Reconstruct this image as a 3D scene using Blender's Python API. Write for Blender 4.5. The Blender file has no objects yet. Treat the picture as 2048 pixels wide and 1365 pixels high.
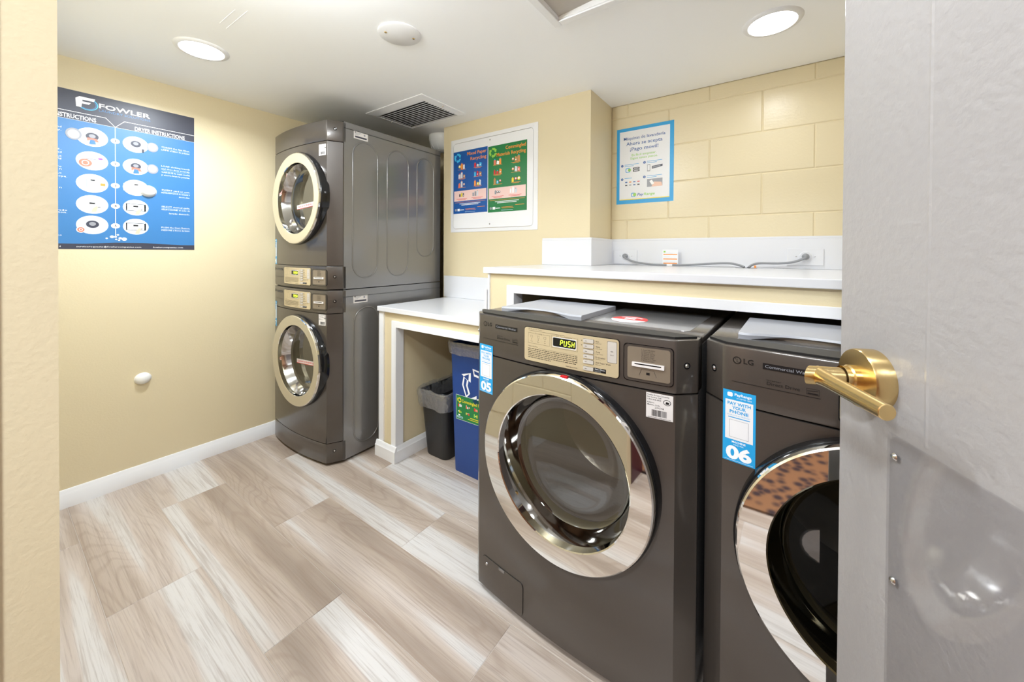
import bpy, bmesh, math, random
from mathutils import Matrix, Vector
random.seed(7)
scn = bpy.context.scene
COL = scn.collection
PI = math.pi

# ------------------------------------------------------------------ camera
CAMH = 1.1815
YAW, PITCH, ROLL = 0.615327, -0.008541, 0.005616
FPX, CXP, CYP = 755.84, 1024.0, 511.7
def cam_axes():
    cy, sy = math.cos(YAW), math.sin(YAW)
    f = Vector((-sy*math.cos(PITCH), cy*math.cos(PITCH), math.sin(PITCH)))
    r = Vector((cy, sy, 0)); u = r.cross(f)
    c, s = math.cos(ROLL), math.sin(ROLL)
    return c*r+s*u, -s*r+c*u, f
_r, _u, _f = cam_axes()
cam = bpy.data.cameras.new('camera'); camo = bpy.data.objects.new('camera', cam); COL.objects.link(camo)
m = Matrix.Identity(4)
for i in range(3):
    m[i][0] = _r[i]; m[i][1] = _u[i]; m[i][2] = -_f[i]
m[2][3] = CAMH
camo.matrix_world = m
cam.sensor_fit = 'HORIZONTAL'; cam.sensor_width = 36.0
cam.lens = 36.0*FPX/2048.0
cam.shift_x = (1024.0-CXP)/2048.0
cam.shift_y = -(682.5-CYP)/2048.0
cam.clip_start = 0.02; cam.clip_end = 60
scn.camera = camo

# ------------------------------------------------------------------ world, exposure
w = bpy.data.worlds.new('world'); scn.world = w; w.use_nodes = True
w.node_tree.nodes['Background'].inputs[0].default_value = (0.9, 0.92, 1.0, 1)
w.node_tree.nodes['Background'].inputs[1].default_value = 0.05
vs = scn.view_settings
scn.display_settings.display_device = 'sRGB'
vs.view_transform = 'Standard'; vs.look = 'None'; vs.gamma = 1.0; vs.use_curve_mapping = False
vs.exposure = 0.95
LAMP_W = 9.0           # each recessed ceiling lamp
HALL_W = 26.0          # added corridor lamp, out of view
GLOBE_W = 15.0         # added globe lamp, out of view inside the doorway
LAMP_COL = (0.85, 0.925, 1.0)
cy_ = scn.cycles
cy_.max_bounces = 8; cy_.diffuse_bounces = 6; cy_.glossy_bounces = 4; cy_.transparent_max_bounces = 10
cy_.caustics_reflective = False; cy_.caustics_refractive = False; cy_.sample_clamp_indirect = 6.0

# ------------------------------------------------------------------ room dimensions
XL, XR = -2.663, 0.80
YB = 2.227             # block wall
YC = 1.915             # front of the recess wall that carries the panel
XC0, XC1 = -1.95, -0.838
YF0, YF1 = -0.11, 0.0555   # wall with the doorway
DX0, DX1 = -0.70, 0.452   # doorway
ZC = 2.0635

# ------------------------------------------------------------------ materials
MATS = {}
def srgb(r, g, b):
    def c(v):
        v /= 255.0
        return v/12.92 if v <= 0.04045 else ((v+0.055)/1.055)**2.4
    return (c(r), c(g), c(b), 1.0)
def pm(name, col, rough=0.5, metal=0.0, spec=0.5, coat=0.0, bump=None, emit=None):
    mt = bpy.data.materials.new(name); mt.use_nodes = True
    nt = mt.node_tree; b = nt.nodes['Principled BSDF']
    b.inputs['Base Color'].default_value = col if len(col) == 4 else (*col, 1)
    b.inputs['Roughness'].default_value = rough
    b.inputs['Metallic'].default_value = metal
    b.inputs['Specular IOR Level'].default_value = spec
    b.inputs['Coat Weight'].default_value = coat
    b.inputs['Coat Roughness'].default_value = 0.08
    if emit:
        b.inputs['Emission Color'].default_value = emit[0]; b.inputs['Emission Strength'].default_value = emit[1]
    if bump:
        sc, st, det = bump
        tc = nt.nodes.new('ShaderNodeTexCoord'); n = nt.nodes.new('ShaderNodeTexNoise')
        n.inputs['Scale'].default_value = sc; n.inputs['Detail'].default_value = det
        bp = nt.nodes.new('ShaderNodeBump'); bp.inputs['Strength'].default_value = st; bp.inputs['Distance'].default_value = 0.002
        nt.links.new(tc.outputs['Object'], n.inputs['Vector'])
        nt.links.new(n.outputs['Fac'], bp.inputs['Height']); nt.links.new(bp.outputs['Normal'], b.inputs['Normal'])
    MATS[name] = mt
    return mt
YEL = (0.74, 0.64, 0.43, 1)
pm('yellow_paint', YEL, 0.38, bump=(130, 0.22, 3))
pm('yellow_block', YEL, 0.3, bump=(90, 0.3, 5))
pm('white_ceiling', (0.955, 0.965, 0.985), 0.6, bump=(60, 0.05, 2))
pm('white_trim', srgb(240, 241, 244), 0.3)
pm('white_counter', srgb(226, 227, 231), 0.22)
pm('white_plastic', srgb(238, 238, 236), 0.35)
pm('white_metal', srgb(236, 236, 238), 0.3)
pm('door_paint', srgb(164, 161, 160), 0.3, bump=(75, 0.55, 3))
pm('hatch_grey', srgb(190, 184, 176), 0.7)
pm('brass', (0.83, 0.62, 0.29), 0.24, metal=1.0)
pm('steel', (0.62, 0.62, 0.62), 0.22, metal=1.0)
pm('drum_steel', (0.42, 0.41, 0.39), 0.3, metal=1.0, bump=(60, 0.4, 1))
pm('rim_steel', (0.55, 0.54, 0.52), 0.09, metal=1.0)
pm('rim_dark', (0.30, 0.29, 0.27), 0.06, metal=1.0)
pm('chrome', (0.86, 0.85, 0.82), 0.03, metal=1.0)
pm('machine_grey', srgb(82, 76, 71), 0.3, metal=0.35, coat=0.6)
pm('machine_side', srgb(132, 131, 131), 0.26, metal=0.4, coat=0.7)
pm('lid_grey', srgb(168, 170, 177), 0.35)
pm('panel_beige', srgb(206, 190, 156), 0.32, metal=0.25)
pm('reader_tan', srgb(140, 128, 112), 0.35, metal=0.3)
pm('button_grey', srgb(196, 190, 182), 0.35)
pm('black_gloss', (0.008, 0.008, 0.009, 1), 0.1)
pm('black_rubber', (0.012, 0.012, 0.012, 1), 0.45)
pm('void_shade', (0.006, 0.006, 0.006, 1), 0.9)  # flat black standing for shade in the vent and the worktop slot
pm('bin_black', srgb(36, 36, 37), 0.45, bump=(300, 0.2, 2))
pm('bin_blue', srgb(24, 64, 134), 0.4)
pm('cord_grey', srgb(140, 142, 146), 0.45)
pm('maroon', srgb(70, 22, 40), 0.4)
pm('hall_tan', srgb(190, 150, 112), 0.6)
pm('hall_white', srgb(232, 228, 220), 0.7)
pm('alarm_red', srgb(190, 24, 34), 0.35)
pm('brown_wood', srgb(64, 42, 34), 0.45)
pm('grout', srgb(196, 188, 180), 0.8)
pm('lamp_lens', (1, 1, 1, 1), 0.5, emit=((1.0, 0.98, 0.95, 1), 14.0))
pm('display_glow', (0.05, 0.06, 0.0, 1), 0.5, emit=((0.72, 1.0, 0.04, 1), 2.6))
INK = dict(ink_black=(20, 20, 22), ink_dark=(58, 60, 74), ink_white=(246, 247, 250), ink_blue=(58, 120, 178), ink_icewhite=(222, 232, 242), ink_sky=(34, 160, 222),
           ink_navy=(16, 84, 160), ink_green=(24, 120, 62), ink_pink=(242, 208, 202), ink_orange=(244, 150, 60), ink_lime=(150, 205, 80),
           ink_red=(216, 40, 40), ink_grey=(150, 152, 160), ink_lightgrey=(214, 218, 226), ink_yellow=(236, 214, 40), ink_cyan=(70, 190, 240),
           ink_paper=(232, 233, 236), ink_bluepale=(190, 222, 244), ink_dim=(84, 76, 68), ink_brown=(196, 140, 84), ink_label=(226, 222, 220),
           ink_purple=(150, 90, 180), ink_skin=(232, 190, 166), ink_teal=(90, 170, 200), ink_salmon=(232, 120, 96), ink_text=(84, 74, 60))
for k, v in INK.items():
    pm(k, srgb(*v), 0.38)

def tinted_glass(name, tint, refl, rough=0.02):
    mt = bpy.data.materials.new(name); mt.use_nodes = True; nt = mt.node_tree
    for n in list(nt.nodes): nt.nodes.remove(n)
    o = nt.nodes.new('ShaderNodeOutputMaterial'); mx = nt.nodes.new('ShaderNodeMixShader')
    t = nt.nodes.new('ShaderNodeBsdfTransparent'); g = nt.nodes.new('ShaderNodeBsdfGlossy')
    fc = nt.nodes.new('ShaderNodeLayerWeight'); fc.inputs[0].default_value = 0.5
    lw = nt.nodes.new('ShaderNodeMath'); lw.operation = 'POWER'; lw.inputs[1].default_value = 4.0; nt.links.new(fc.outputs['Facing'], lw.inputs[0])
    ad = nt.nodes.new('ShaderNodeMath'); ad.operation = 'MULTIPLY_ADD'; ad.inputs[1].default_value = 0.8; ad.inputs[2].default_value = refl; ad.use_clamp = True
    t.inputs[0].default_value = (*tint, 1); g.inputs['Color'].default_value = (0.95, 0.95, 0.95, 1); g.inputs['Roughness'].default_value = rough
    nt.links.new(lw.outputs[0], ad.inputs[0]); nt.links.new(ad.outputs[0], mx.inputs[0])
    nt.links.new(t.outputs[0], mx.inputs[1]); nt.links.new(g.outputs[0], mx.inputs[2]); nt.links.new(mx.outputs[0], o.inputs[0])
    MATS[name] = mt
tinted_glass('porthole_glass', (0.42, 0.40, 0.36), 0.18)
tinted_glass('globe_glass', (0.97, 0.97, 0.97), 0.02)
tinted_glass('acrylic', (0.97, 0.97, 0.975), 0.03, 0.04)

def film_mat():
    mt = bpy.data.materials.new('clear_film'); mt.use_nodes = True; nt = mt.node_tree
    for n in list(nt.nodes): nt.nodes.remove(n)
    o = nt.nodes.new('ShaderNodeOutputMaterial'); mx = nt.nodes.new('ShaderNodeMixShader'); m2 = nt.nodes.new('ShaderNodeMixShader')
    t = nt.nodes.new('ShaderNodeBsdfTransparent'); g = nt.nodes.new('ShaderNodeBsdfGlossy'); d = nt.nodes.new('ShaderNodeBsdfTranslucent')
    t.inputs[0].default_value = (0.9, 0.9, 0.9, 1); g.inputs['Roughness'].default_value = 0.1; d.inputs[0].default_value = (0.9, 0.9, 0.92, 1)
    d2 = nt.nodes.new('ShaderNodeBsdfDiffuse'); d2.inputs[0].default_value = (0.85, 0.85, 0.88, 1)
    m3 = nt.nodes.new('ShaderNodeMixShader'); m3.inputs[0].default_value = 0.6
    m2.inputs[0].default_value = 0.55; mx.inputs[0].default_value = 0.34
    tc = nt.nodes.new('ShaderNodeTexCoord'); n = nt.nodes.new('ShaderNodeTexNoise'); n.inputs['Scale'].default_value = 34; n.inputs['Detail'].default_value = 4
    bp = nt.nodes.new('ShaderNodeBump'); bp.inputs['Strength'].default_value = 0.9; bp.inputs['Distance'].default_value = 0.012
    nt.links.new(tc.outputs['Object'], n.inputs['Vector']); nt.links.new(n.outputs['Fac'], bp.inputs['Height'])
    nt.links.new(bp.outputs[0], g.inputs['Normal']); nt.links.new(bp.outputs[0], d2.inputs['Normal'])
    nt.links.new(d.outputs[0], m3.inputs[1]); nt.links.new(d2.outputs[0], m3.inputs[2])
    nt.links.new(m3.outputs[0], m2.inputs[1]); nt.links.new(g.outputs[0], m2.inputs[2])
    nt.links.new(t.outputs[0], mx.inputs[1]); nt.links.new(m2.outputs[0], mx.inputs[2]); nt.links.new(mx.outputs[0], o.inputs[0])
    MATS['clear_film'] = mt
film_mat()

def wood_mat():
    mt = bpy.data.materials.new('wood_plank_tile'); mt.use_nodes = True; nt = mt.node_tree; N = nt.nodes; L = nt.links
    b = N['Principled BSDF']
    tc = N.new('ShaderNodeTexCoord'); oi = N.new('ShaderNodeObjectInfo')
    sep = N.new('ShaderNodeSeparateXYZ'); L.new(tc.outputs['Object'], sep.inputs[0])
    def mth(op, a, bb=None, v=None):
        n = N.new('ShaderNodeMath'); n.operation = op
        if hasattr(a, 'is_linked') or hasattr(a, 'links'): L.new(a, n.inputs[0])
        else: n.inputs[0].default_value = a
        if bb is not None:
            if hasattr(bb, 'links'): L.new(bb, n.inputs[1])
            else: n.inputs[1].default_value = bb
        return n.outputs[0]
    rnd = mth('MULTIPLY', oi.outputs['Random'], 57.0)
    def noise(sx, sy, detail, rough=0.55, off=0.0, dist=0.0):
        x = mth('MULTIPLY', sep.outputs[0], sx); y = mth('MULTIPLY', sep.outputs[1], sy)
        c = N.new('ShaderNodeCombineXYZ'); L.new(x, c.inputs[0]); L.new(y, c.inputs[1])
        z = mth('ADD', rnd, off); L.new(z, c.inputs[2])
        n = N.new('ShaderNodeTexNoise'); n.inputs['Scale'].default_value = 1.0; n.inputs['Detail'].default_value = detail
        n.inputs['Roughness'].default_value = rough; n.inputs['Distortion'].default_value = dist
        L.new(c.outputs[0], n.inputs['Vector']); return n.outputs['Fac']
    broad = noise(0.42, 8.0, 2.0, 0.45)
    warp = noise(0.9, 5.5, 1.5, 0.45, 3.0)
    fine = noise(5.0, 210.0, 4.0, 0.65, 9.0)
    mid = noise(1.8, 52.0, 4.0, 0.65, 5.0, 0.8)
    # cathedral figure: bands of a warped cross coordinate
    yy = mth('ADD', mth('MULTIPLY', sep.outputs[1], 6.0), mth('MULTIPLY', warp, 4.2))
    ring = mth('SINE', mth('ADD', mth('MULTIPLY', yy, 34.0), mth('MULTIPLY', fine, 1.6)))
    r1 = N.new('ShaderNodeValToRGB'); cr = r1.color_ramp
    cr.elements[0].position = 0.30; cr.elements[0].color = srgb(160, 143, 126)
    cr.elements[1].position = 0.70; cr.elements[1].color = srgb(218, 214, 207)
    for p, c in ((0.42, (182, 165, 147)), (0.50, (198, 183, 167)), (0.555, (206, 193, 180)), (0.58, (214, 208, 199))):
        e = cr.elements.new(p); e.color = srgb(*c)
    L.new(broad, r1.inputs[0])
    def mix(fac, a, bcol, mode='MIX'):
        n = N.new('ShaderNodeMix'); n.data_type = 'RGBA'; n.blend_type = mode
        if hasattr(fac, 'links'): L.new(fac, n.inputs[0])
        else: n.inputs[0].default_value = fac
        L.new(a, n.inputs[6])
        if hasattr(bcol, 'links'): L.new(bcol, n.inputs[7])
        else: n.inputs[7].default_value = bcol
        return n.outputs[2]
    def ramp(v, p0, p1):
        n = N.new('ShaderNodeMapRange'); L.new(v, n.inputs[0]); n.inputs[1].default_value = p0; n.inputs[2].default_value = p1
        return n.outputs[0]
    dark = mth('SUBTRACT', 1.0, ramp(broad, 0.45, 0.62))
    ringf = mth('MULTIPLY', mth('MULTIPLY', ramp(ring, 0.35, 1.0), dark), 0.26)
    c1 = mix(ringf, r1.outputs[0], srgb(140, 116, 96))
    c2 = mix(mth('MULTIPLY', ramp(mid, 0.52, 0.70), 0.50), c1, srgb(146, 124, 106))
    c3 = mix(mth('MULTIPLY', ramp(fine, 0.50, 0.70), 0.42), c2, srgb(132, 114, 100))
    tone = mix(1.0, mix(0.08, c3, srgb(196, 184, 174), 'MIX'), (0.93, 0.94, 0.985, 1), 'MULTIPLY')
    L.new(tone, b.inputs['Base Color'])
    b.inputs['Roughness'].default_value = 0.38
    bp = N.new('ShaderNodeBump'); bp.inputs['Strength'].default_value = 0.06; bp.inputs['Distance'].default_value = 0.002
    L.new(fine, bp.inputs['Height']); L.new(bp.outputs[0], b.inputs['Normal'])
    MATS['wood_plank_tile'] = mt
wood_mat()

def carpet_mat():
    mt = bpy.data.materials.new('hall_carpet'); mt.use_nodes = True; nt = mt.node_tree; N = nt.nodes; L = nt.links
    b = N['Principled BSDF']; tc = N.new('ShaderNodeTexCoord'); v = N.new('ShaderNodeTexVoronoi'); v.inputs['Scale'].default_value = 22
    r = N.new('ShaderNodeValToRGB'); r.color_ramp.elements[0].color = srgb(52, 38, 44); r.color_ramp.elements[1].color = srgb(142, 100, 68)
    r.color_ramp.elements[0].position = 0.25; r.color_ramp.elements[1].position = 0.6
    L.new(tc.outputs['Object'], v.inputs['Vector']); L.new(v.outputs['Distance'], r.inputs[0]); L.new(r.outputs[0], b.inputs['Base Color'])
    b.inputs['Roughness'].default_value = 0.95
    MATS['hall_carpet'] = mt
carpet_mat()

# ------------------------------------------------------------------ mesh helpers
class B:
    """collects geometry for one mesh object"""
    def __init__(s): s.v = []; s.f = []; s.mi = []
    def add(s, verts, faces, mi=0):
        o = len(s.v); s.v += [tuple(p) for p in verts]
        for f in faces: s.f.append(tuple(o+i for i in f)); s.mi.append(mi)
        return s
    def box(s, x0, x1, y0, y1, z0, z1, mi=0, skip=()):
        vs_ = [(x0, y0, z0), (x1, y0, z0), (x1, y1, z0), (x0, y1, z0), (x0, y0, z1), (x1, y0, z1), (x1, y1, z1), (x0, y1, z1)]
        fs = dict(bottom=(3, 2, 1, 0), top=(4, 5, 6, 7), front=(0, 1, 5, 4), right=(1, 2, 6, 5), back=(2, 3, 7, 6), left=(3, 0, 4, 7))
        return s.add(vs_, [f for k, f in fs.items() if k not in skip], mi)
    def prism(s, pts, a0, a1, axis='z', mi=0):
        n = len(pts)
        def P(p, a):
            return (p[0], p[1], a) if axis == 'z' else ((p[0], a, p[1]) if axis == 'y' else (a, p[0], p[1]))
        vs_ = [P(p, a0) for p in pts]+[P(p, a1) for p in pts]
        fs = [tuple(range(n))[::-1], tuple(range(n, 2*n))]+[(i, (i+1) % n, n+(i+1) % n, n+i) for i in range(n)]
        return s.add(vs_, fs, mi)
    def lathe(s, prof, c=(0, 0, 0), axis='z', n=48, mi=0, cap0=False, cap1=False, arc=None):
        """prof: (r, h) pairs around an axis"""
        vs_ = []; k = len(prof)
        for i in range(n):
            a = 2*PI*i/n; ca, sa = math.cos(a), math.sin(a)
            for r, h in prof:
                p = (r*ca, r*sa, h) if axis == 'z' else ((r*ca, h, r*sa) if axis == 'y' else (h, r*ca, r*sa))
                vs_.append((c[0]+p[0], c[1]+p[1], c[2]+p[2]))
        fs = []
        for i in range(n):
            j = (i+1) % n
            for q in range(k-1): fs.append((i*k+q, j*k+q, j*k+q+1, i*k+q+1))
        if cap0: fs.append(tuple(i*k for i in range(n))[::-1])
        if cap1: fs.append(tuple(i*k+k-1 for i in range(n)))
        return s.add(vs_, fs, mi)
    def tube(s, path, r, n=10, mi=0, closed=False, flat=None):
        P = [Vector(p) for p in path]; k = len(P); vs_ = []; fs = []
        prev = None
        for i, p in enumerate(P):
            if closed: t = (P[(i+1) % k]-P[i-1])
            else: t = (P[min(i+1, k-1)]-P[max(i-1, 0)])
            t.normalize()
            if prev is None:
                ref = Vector((0, 0, 1)) if abs(t.z) < 0.9 else Vector((1, 0, 0))
                nrm = t.cross(ref).normalized()
            else:
                nrm = (prev-t*prev.dot(t)).normalized()
            prev = nrm; bn = t.cross(nrm)
            rr = r[i] if isinstance(r, (list, tuple)) else r
            for q in range(n):
                a = 2*PI*q/n
                vs_.append(p+nrm*rr*math.cos(a)+bn*rr*math.sin(a))
        rng = k if closed else k-1
        for i in range(rng):
            j = (i+1) % k
            for q in range(n):
                fs.append((i*n+q, i*n+(q+1) % n, j*n+(q+1) % n, j*n+q))
        if not closed:
            fs.append(tuple(range(n))[::-1]); fs.append(tuple((k-1)*n+q for q in range(n)))
        return s.add(vs_, fs, mi)
    def loft(s, secs, mi=0, cap0=False, cap1=False):
        n = len(secs[0]); vs_ = [p for sec in secs for p in sec]; fs = []
        for i in range(len(secs)-1):
            for q in range(n): fs.append((i*n+q, i*n+(q+1) % n, (i+1)*n+(q+1) % n, (i+1)*n+q))
        if cap0: fs.append(tuple(range(n))[::-1])
        if cap1: fs.append(tuple((len(secs)-1)*n+q for q in range(n)))
        return s.add(vs_, fs, mi)
    def build(s, name, mats, parent=None, o=(0, 0, 0), bevel=0, seg=2, smooth=None, local=False):
        me = bpy.data.meshes.new(name)
        if parent is not None and not local:
            pl = parent.get('_base', None)
        me.from_pydata([(x-o[0], y-o[1], z-o[2]) for x, y, z in s.v], [], s.f)
        if isinstance(mats, str): mats = [mats]
        for k in mats: me.materials.append(MATS[k])
        for p, i in zip(me.polygons, s.mi): p.material_index = i
        if bevel:
            bm = bmesh.new(); bm.from_mesh(me)
            bmesh.ops.remove_doubles(bm, verts=bm.verts, dist=1e-6)
            es = [e for e in bm.edges if len(e.link_faces) == 2 and e.calc_face_angle(0) > 0.5]
            bmesh.ops.bevel(bm, geom=es, offset=bevel, segments=seg, affect='EDGES', profile=0.5, clamp_overlap=True)
            bm.to_mesh(me); bm.free()
        if smooth is not None:
            me.shade_smooth(); me.set_sharp_from_angle(angle=math.radians(smooth))
        ob = bpy.data.objects.new(name, me); COL.objects.link(ob)
        if parent is not None: ob.parent = parent
        return ob

def tag(ob, label=None, cat=None, group=None, kind=None):
    if label: ob['label'] = label
    if cat: ob['category'] = cat
    if group: ob['group'] = group
    if kind: ob['kind'] = kind
    return ob
def thing(name, label, cat, loc=(0, 0, 0), rotz=0.0, group=None):
    e = bpy.data.objects.new(name, None); COL.objects.link(e)
    e.location = loc; e.rotation_euler = (0, 0, rotz); e.empty_display_size = 0.1
    return tag(e, label, cat, group)
def struct(ob): ob['kind'] = 'structure'; return ob

def rrect(x0, x1, z0, z1, r, n=5):
    pts = []
    for cx, cz, a0 in ((x1-r, z0+r, -PI/2), (x1-r, z1-r, 0), (x0+r, z1-r, PI/2), (x0+r, z0+r, PI)):
        for i in range(n+1):
            a = a0+PI/2*i/n; pts.append((cx+r*math.cos(a), cz+r*math.sin(a)))
    return pts

# ---- flat print: polygons and lettering in (x, z), mapped onto a surface
_tc = {}
def text_geom(sx, bold=0.0, shear=0.0, res=2):
    key = (sx, bold, shear, res)
    if key in _tc: return _tc[key]
    cu = bpy.data.curves.new('lettering', 'FONT'); cu.body = sx; cu.size = 1.0; cu.offset = bold; cu.shear = shear
    cu.resolution_u = res; cu.fill_mode = 'FRONT'
    ob = bpy.data.objects.new('lettering', cu)
    me = bpy.data.meshes.new_from_object(ob)
    v = [(p.co.x, p.co.y) for p in me.vertices]; f = [tuple(p.vertices) for p in me.polygons]
    bpy.data.objects.remove(ob); bpy.data.curves.remove(cu); bpy.data.meshes.remove(me)
    _tc[key] = (v, f); return v, f
_hv, _ = text_geom('H'); CAPH = max(p[1] for p in _hv)
class Flat:
    def __init__(s): s.v = []; s.f = []; s.m = []; s.mats = []
    def _mi(s, mname):
        if mname not in s.mats: s.mats.append(mname)
        return s.mats.index(mname)
    def add(s, pts, faces, mat, L):
        o = len(s.v); s.v += [(p[0], p[1], L) for p in pts]; i = s._mi(mat)
        for f in faces: s.f.append(tuple(o+q for q in f)); s.m.append(i)
    def poly(s, pts, mat, L=1): s.add(pts, [tuple(range(len(pts)))], mat, L)
    def rect(s, x0, x1, z0, z1, mat, L=1, cols=1):
        for i in range(cols):
            a = x0+(x1-x0)*i/cols; b = x0+(x1-x0)*(i+1)/cols
            s.add([(a, z0), (b, z0), (b, z1), (a, z1)], [(0, 1, 2, 3)], mat, L)
    def rr(s, x0, x1, z0, z1, r, mat, L=1): s.poly(rrect(x0, x1, z0, z1, r), mat, L)
    def frame(s, x0, x1, z0, z1, t, mat, L=1, cols=1):
        s.rect(x0, x1, z0, z0+t, mat, L, cols); s.rect(x0, x1, z1-t, z1, mat, L, cols)
        s.rect(x0, x0+t, z0+t, z1-t, mat, L); s.rect(x1-t, x1, z0+t, z1-t, mat, L)
    def disc(s, cx, cz, rx, mat, L=1, rz=None, n=28):
        rz = rz or rx
        s.poly([(cx+rx*math.cos(2*PI*i/n), cz+rz*math.sin(2*PI*i/n)) for i in range(n)], mat, L)
    def ring(s, cx, cz, r0, r1, mat, L=1, n=32, a0=0, a1=2*PI, sz=1.0):
        pts = []; fs = []
        for i in range(n+1):
            a = a0+(a1-a0)*i/n
            pts += [(cx+r0*math.cos(a), cz+sz*r0*math.sin(a)), (cx+r1*math.cos(a), cz+sz*r1*math.sin(a))]
            if i: fs.append((2*i-2, 2*i-1, 2*i+1, 2*i))
        s.add(pts, fs, mat, L)
    def line(s, p, q, t, mat, L=1):
        dx, dz = q[0]-p[0], q[1]-p[1]; l = math.hypot(dx, dz) or 1; nx, nz = -dz/l*t/2, dx/l*t/2
        s.poly([(p[0]+nx, p[1]+nz), (p[0]-nx, p[1]-nz), (q[0]-nx, q[1]-nz), (q[0]+nx, q[1]+nz)], mat, L)
    def text(s, t, x, z, h, mat, L=2, w=None, align='L', bold=0.0, shear=0.0, res=2):
        v, f = text_geom(t, bold, shear, res)
        if not v: return
        x0 = min(p[0] for p in v); x1 = max(p[0] for p in v); k = h/CAPH
        kx = (w/(x1-x0)) if w else k
        wd = (x1-x0)*kx
        ox = x-(0 if align == 'L' else (wd if align == 'R' else wd/2))
        s.add([(ox+(p[0]-x0)*kx, z+p[1]*k) for p in v], f, mat, L)
    def arrows(s, cx, cz, R, mat, L=2, t=0.46, inner=None):
        """three chasing arrows"""
        for k in range(3):
            b = PI/2+k*2*PI/3+0.25
            ang = [b-0.0, b-0.75, b-1.25]
            o = [(cx+R*math.cos(a), cz+R*math.sin(a)) for a in ang]; i_ = [(cx+R*(1-t)*math.cos(a), cz+R*(1-t)*math.sin(a)) for a in ang]
            s.add(o+i_, [(0, 1, 4, 3), (1, 2, 5, 4)], mat, L)
            a = ang[2]
            s.poly([(cx+R*1.17*math.cos(a), cz+R*1.17*math.sin(a)), (cx+R*(1-t/2)*math.cos(a-0.62), cz+R*(1-t/2)*math.sin(a-0.62)), (cx+R*(1-t-0.17)*math.cos(a), cz+R*(1-t-0.17)*math.sin(a))], mat, L)
            if inner:
                q = 0.11
                an = [b-0.10, b-0.75, b-1.2]
                o = [(cx+R*(1-q)*math.cos(x), cz+R*(1-q)*math.sin(x)) for x in an]; i2 = [(cx+R*(1-t+q)*math.cos(x), cz+R*(1-t+q)*math.sin(x)) for x in an]
                s.add(o+i2, [(0, 1, 4, 3), (1, 2, 5, 4)], inner, L+1)
                s.poly([(cx+R*1.0*math.cos(a+.02), cz+R*1.0*math.sin(a+.02)), (cx+R*(1-t/2)*math.cos(a-0.42), cz+R*(1-t/2)*math.sin(a-0.42)), (cx+R*(1-t-0.0)*math.cos(a+.02), cz+R*(1-t-0.0)*math.sin(a+.02))], inner, L+1)
    def build(s, name, fn, parent=None, step=0.00018):
        me = bpy.data.meshes.new(name)
        me.from_pydata([fn(x, z, L*step) for x, z, L in s.v], [], s.f)
        for k in s.mats: me.materials.append(MATS[k])
        for p, i in zip(me.polygons, s.m): p.material_index = i
        ob = bpy.data.objects.new(name, me); COL.objects.link(ob)
        if parent is not None: ob.parent = parent
        return ob

# =================================================================== SETTING
# floor: grout bed and plank tiles
fl = struct(B().box(XL, XR, YF0, YB, -0.06, -0.0014).build('floor', 'grout'))
PL = 1.0685; PWD = 0.2465; PY0 = 0.234
_pm = {}
def plank_mesh(lx, ly):
    key = (round(lx, 4), round(ly, 4))
    if key not in _pm:
        c = 0.0012; b = B()
        b.v = [(0, 0, -0.0014), (lx, 0, -0.0014), (lx, ly, -0.0014), (0, ly, -0.0014), (0, 0, -c*.6), (lx, 0, -c*.6), (lx, ly, -c*.6), (0, ly, -c*.6),
               (c, c, 0), (lx-c, c, 0), (lx-c, ly-c, 0), (c, ly-c, 0)]
        b.f = [(8, 9, 10, 11)]+[(i, (i+1) % 4, 4+(i+1) % 4, 4+i) for i in range(4)]+[(4+i, 4+(i+1) % 4, 8+(i+1) % 4, 8+i) for i in range(4)]
        me = bpy.data.meshes.new('plank'); me.from_pydata(b.v, [], b.f); me.materials.append(MATS['wood_plank_tile'])
        _pm[key] = me
    return _pm[key]
G = 0.0008
for k in range(-2, 9):
    y0 = PY0+PWD*k; y1 = y0+PWD
    y0c, y1c = max(y0+G, YF0), min(y1-G, YB)
    if y1c-y0c < 0.02: continue
    base = -1.752 if k % 2 == 0 else -1.222
    x = base-3*PL
    while x < XR:
        a, b_ = max(x+G, XL), min(x+PL-G, XR); x += PL
        if b_-a < 0.02: continue
        p = bpy.data.objects.new('plank', plank_mesh(b_-a, y1c-y0c)); COL.objects.link(p); p.parent = fl; p.location = (a, y0c, 0)

# ceiling with the hole of the access hatch
HX0, HX1, HY0, HY1 = -0.69, -0.15, 0.74, 1.272
b = B(); zt = ZC+0.16
b.box(XL, HX0, YF0, YB, ZC, zt); b.box(HX1, XR, YF0, YB, ZC, zt)
b.box(HX0, HX1, YF0, HY0, ZC, zt); b.box(HX0, HX1, HY1, YB, ZC, zt)
ceil_ = struct(b.build('ceiling', 'white_ceiling'))
for p, q in (((-1.775, 0.545), (-1.634, 0.547)), ((-1.797, 0.573), (-1.603, 0.576))):
    B().tube([(p[0], p[1], ZC), (q[0], q[1], ZC)], 0.0012, 8).build('paint_ridge', 'white_ceiling', ceil_, smooth=60)
# shallow paint ridges left on the ceiling
def wall(name, *boxes, mat='yellow_paint'):
    b = B()
    for q in boxes: b.box(*q)
    return struct(b.build(name, mat))
wall('wall_left', (XL-0.12, XL, YF0, YB+0.12, 0, zt))
wb = wall('wall_back', (XL, XR, YB+0.0035, YB+0.12, 0, zt), (XL, XC1-0.002, YB, YB+0.0035, 0, ZC))
wall('wall_center', (XC0, XC1, YC, YB-0.0005, 0, ZC))
wall('wall_right', (XR, XR+0.12, YF0, YB+0.12, 0, zt))
wf = wall('wall_front', (XL, DX0, YF0, YF1-0.0035, 0, ZC), (DX1, XR, YF0, YF1-0.0035, 0, ZC), (DX0, DX1, YF0, YF1-0.0035, 2.0, ZC),
          (DX0-0.30, DX0, YF1-0.0035, YF1, 0, ZC))
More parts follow.
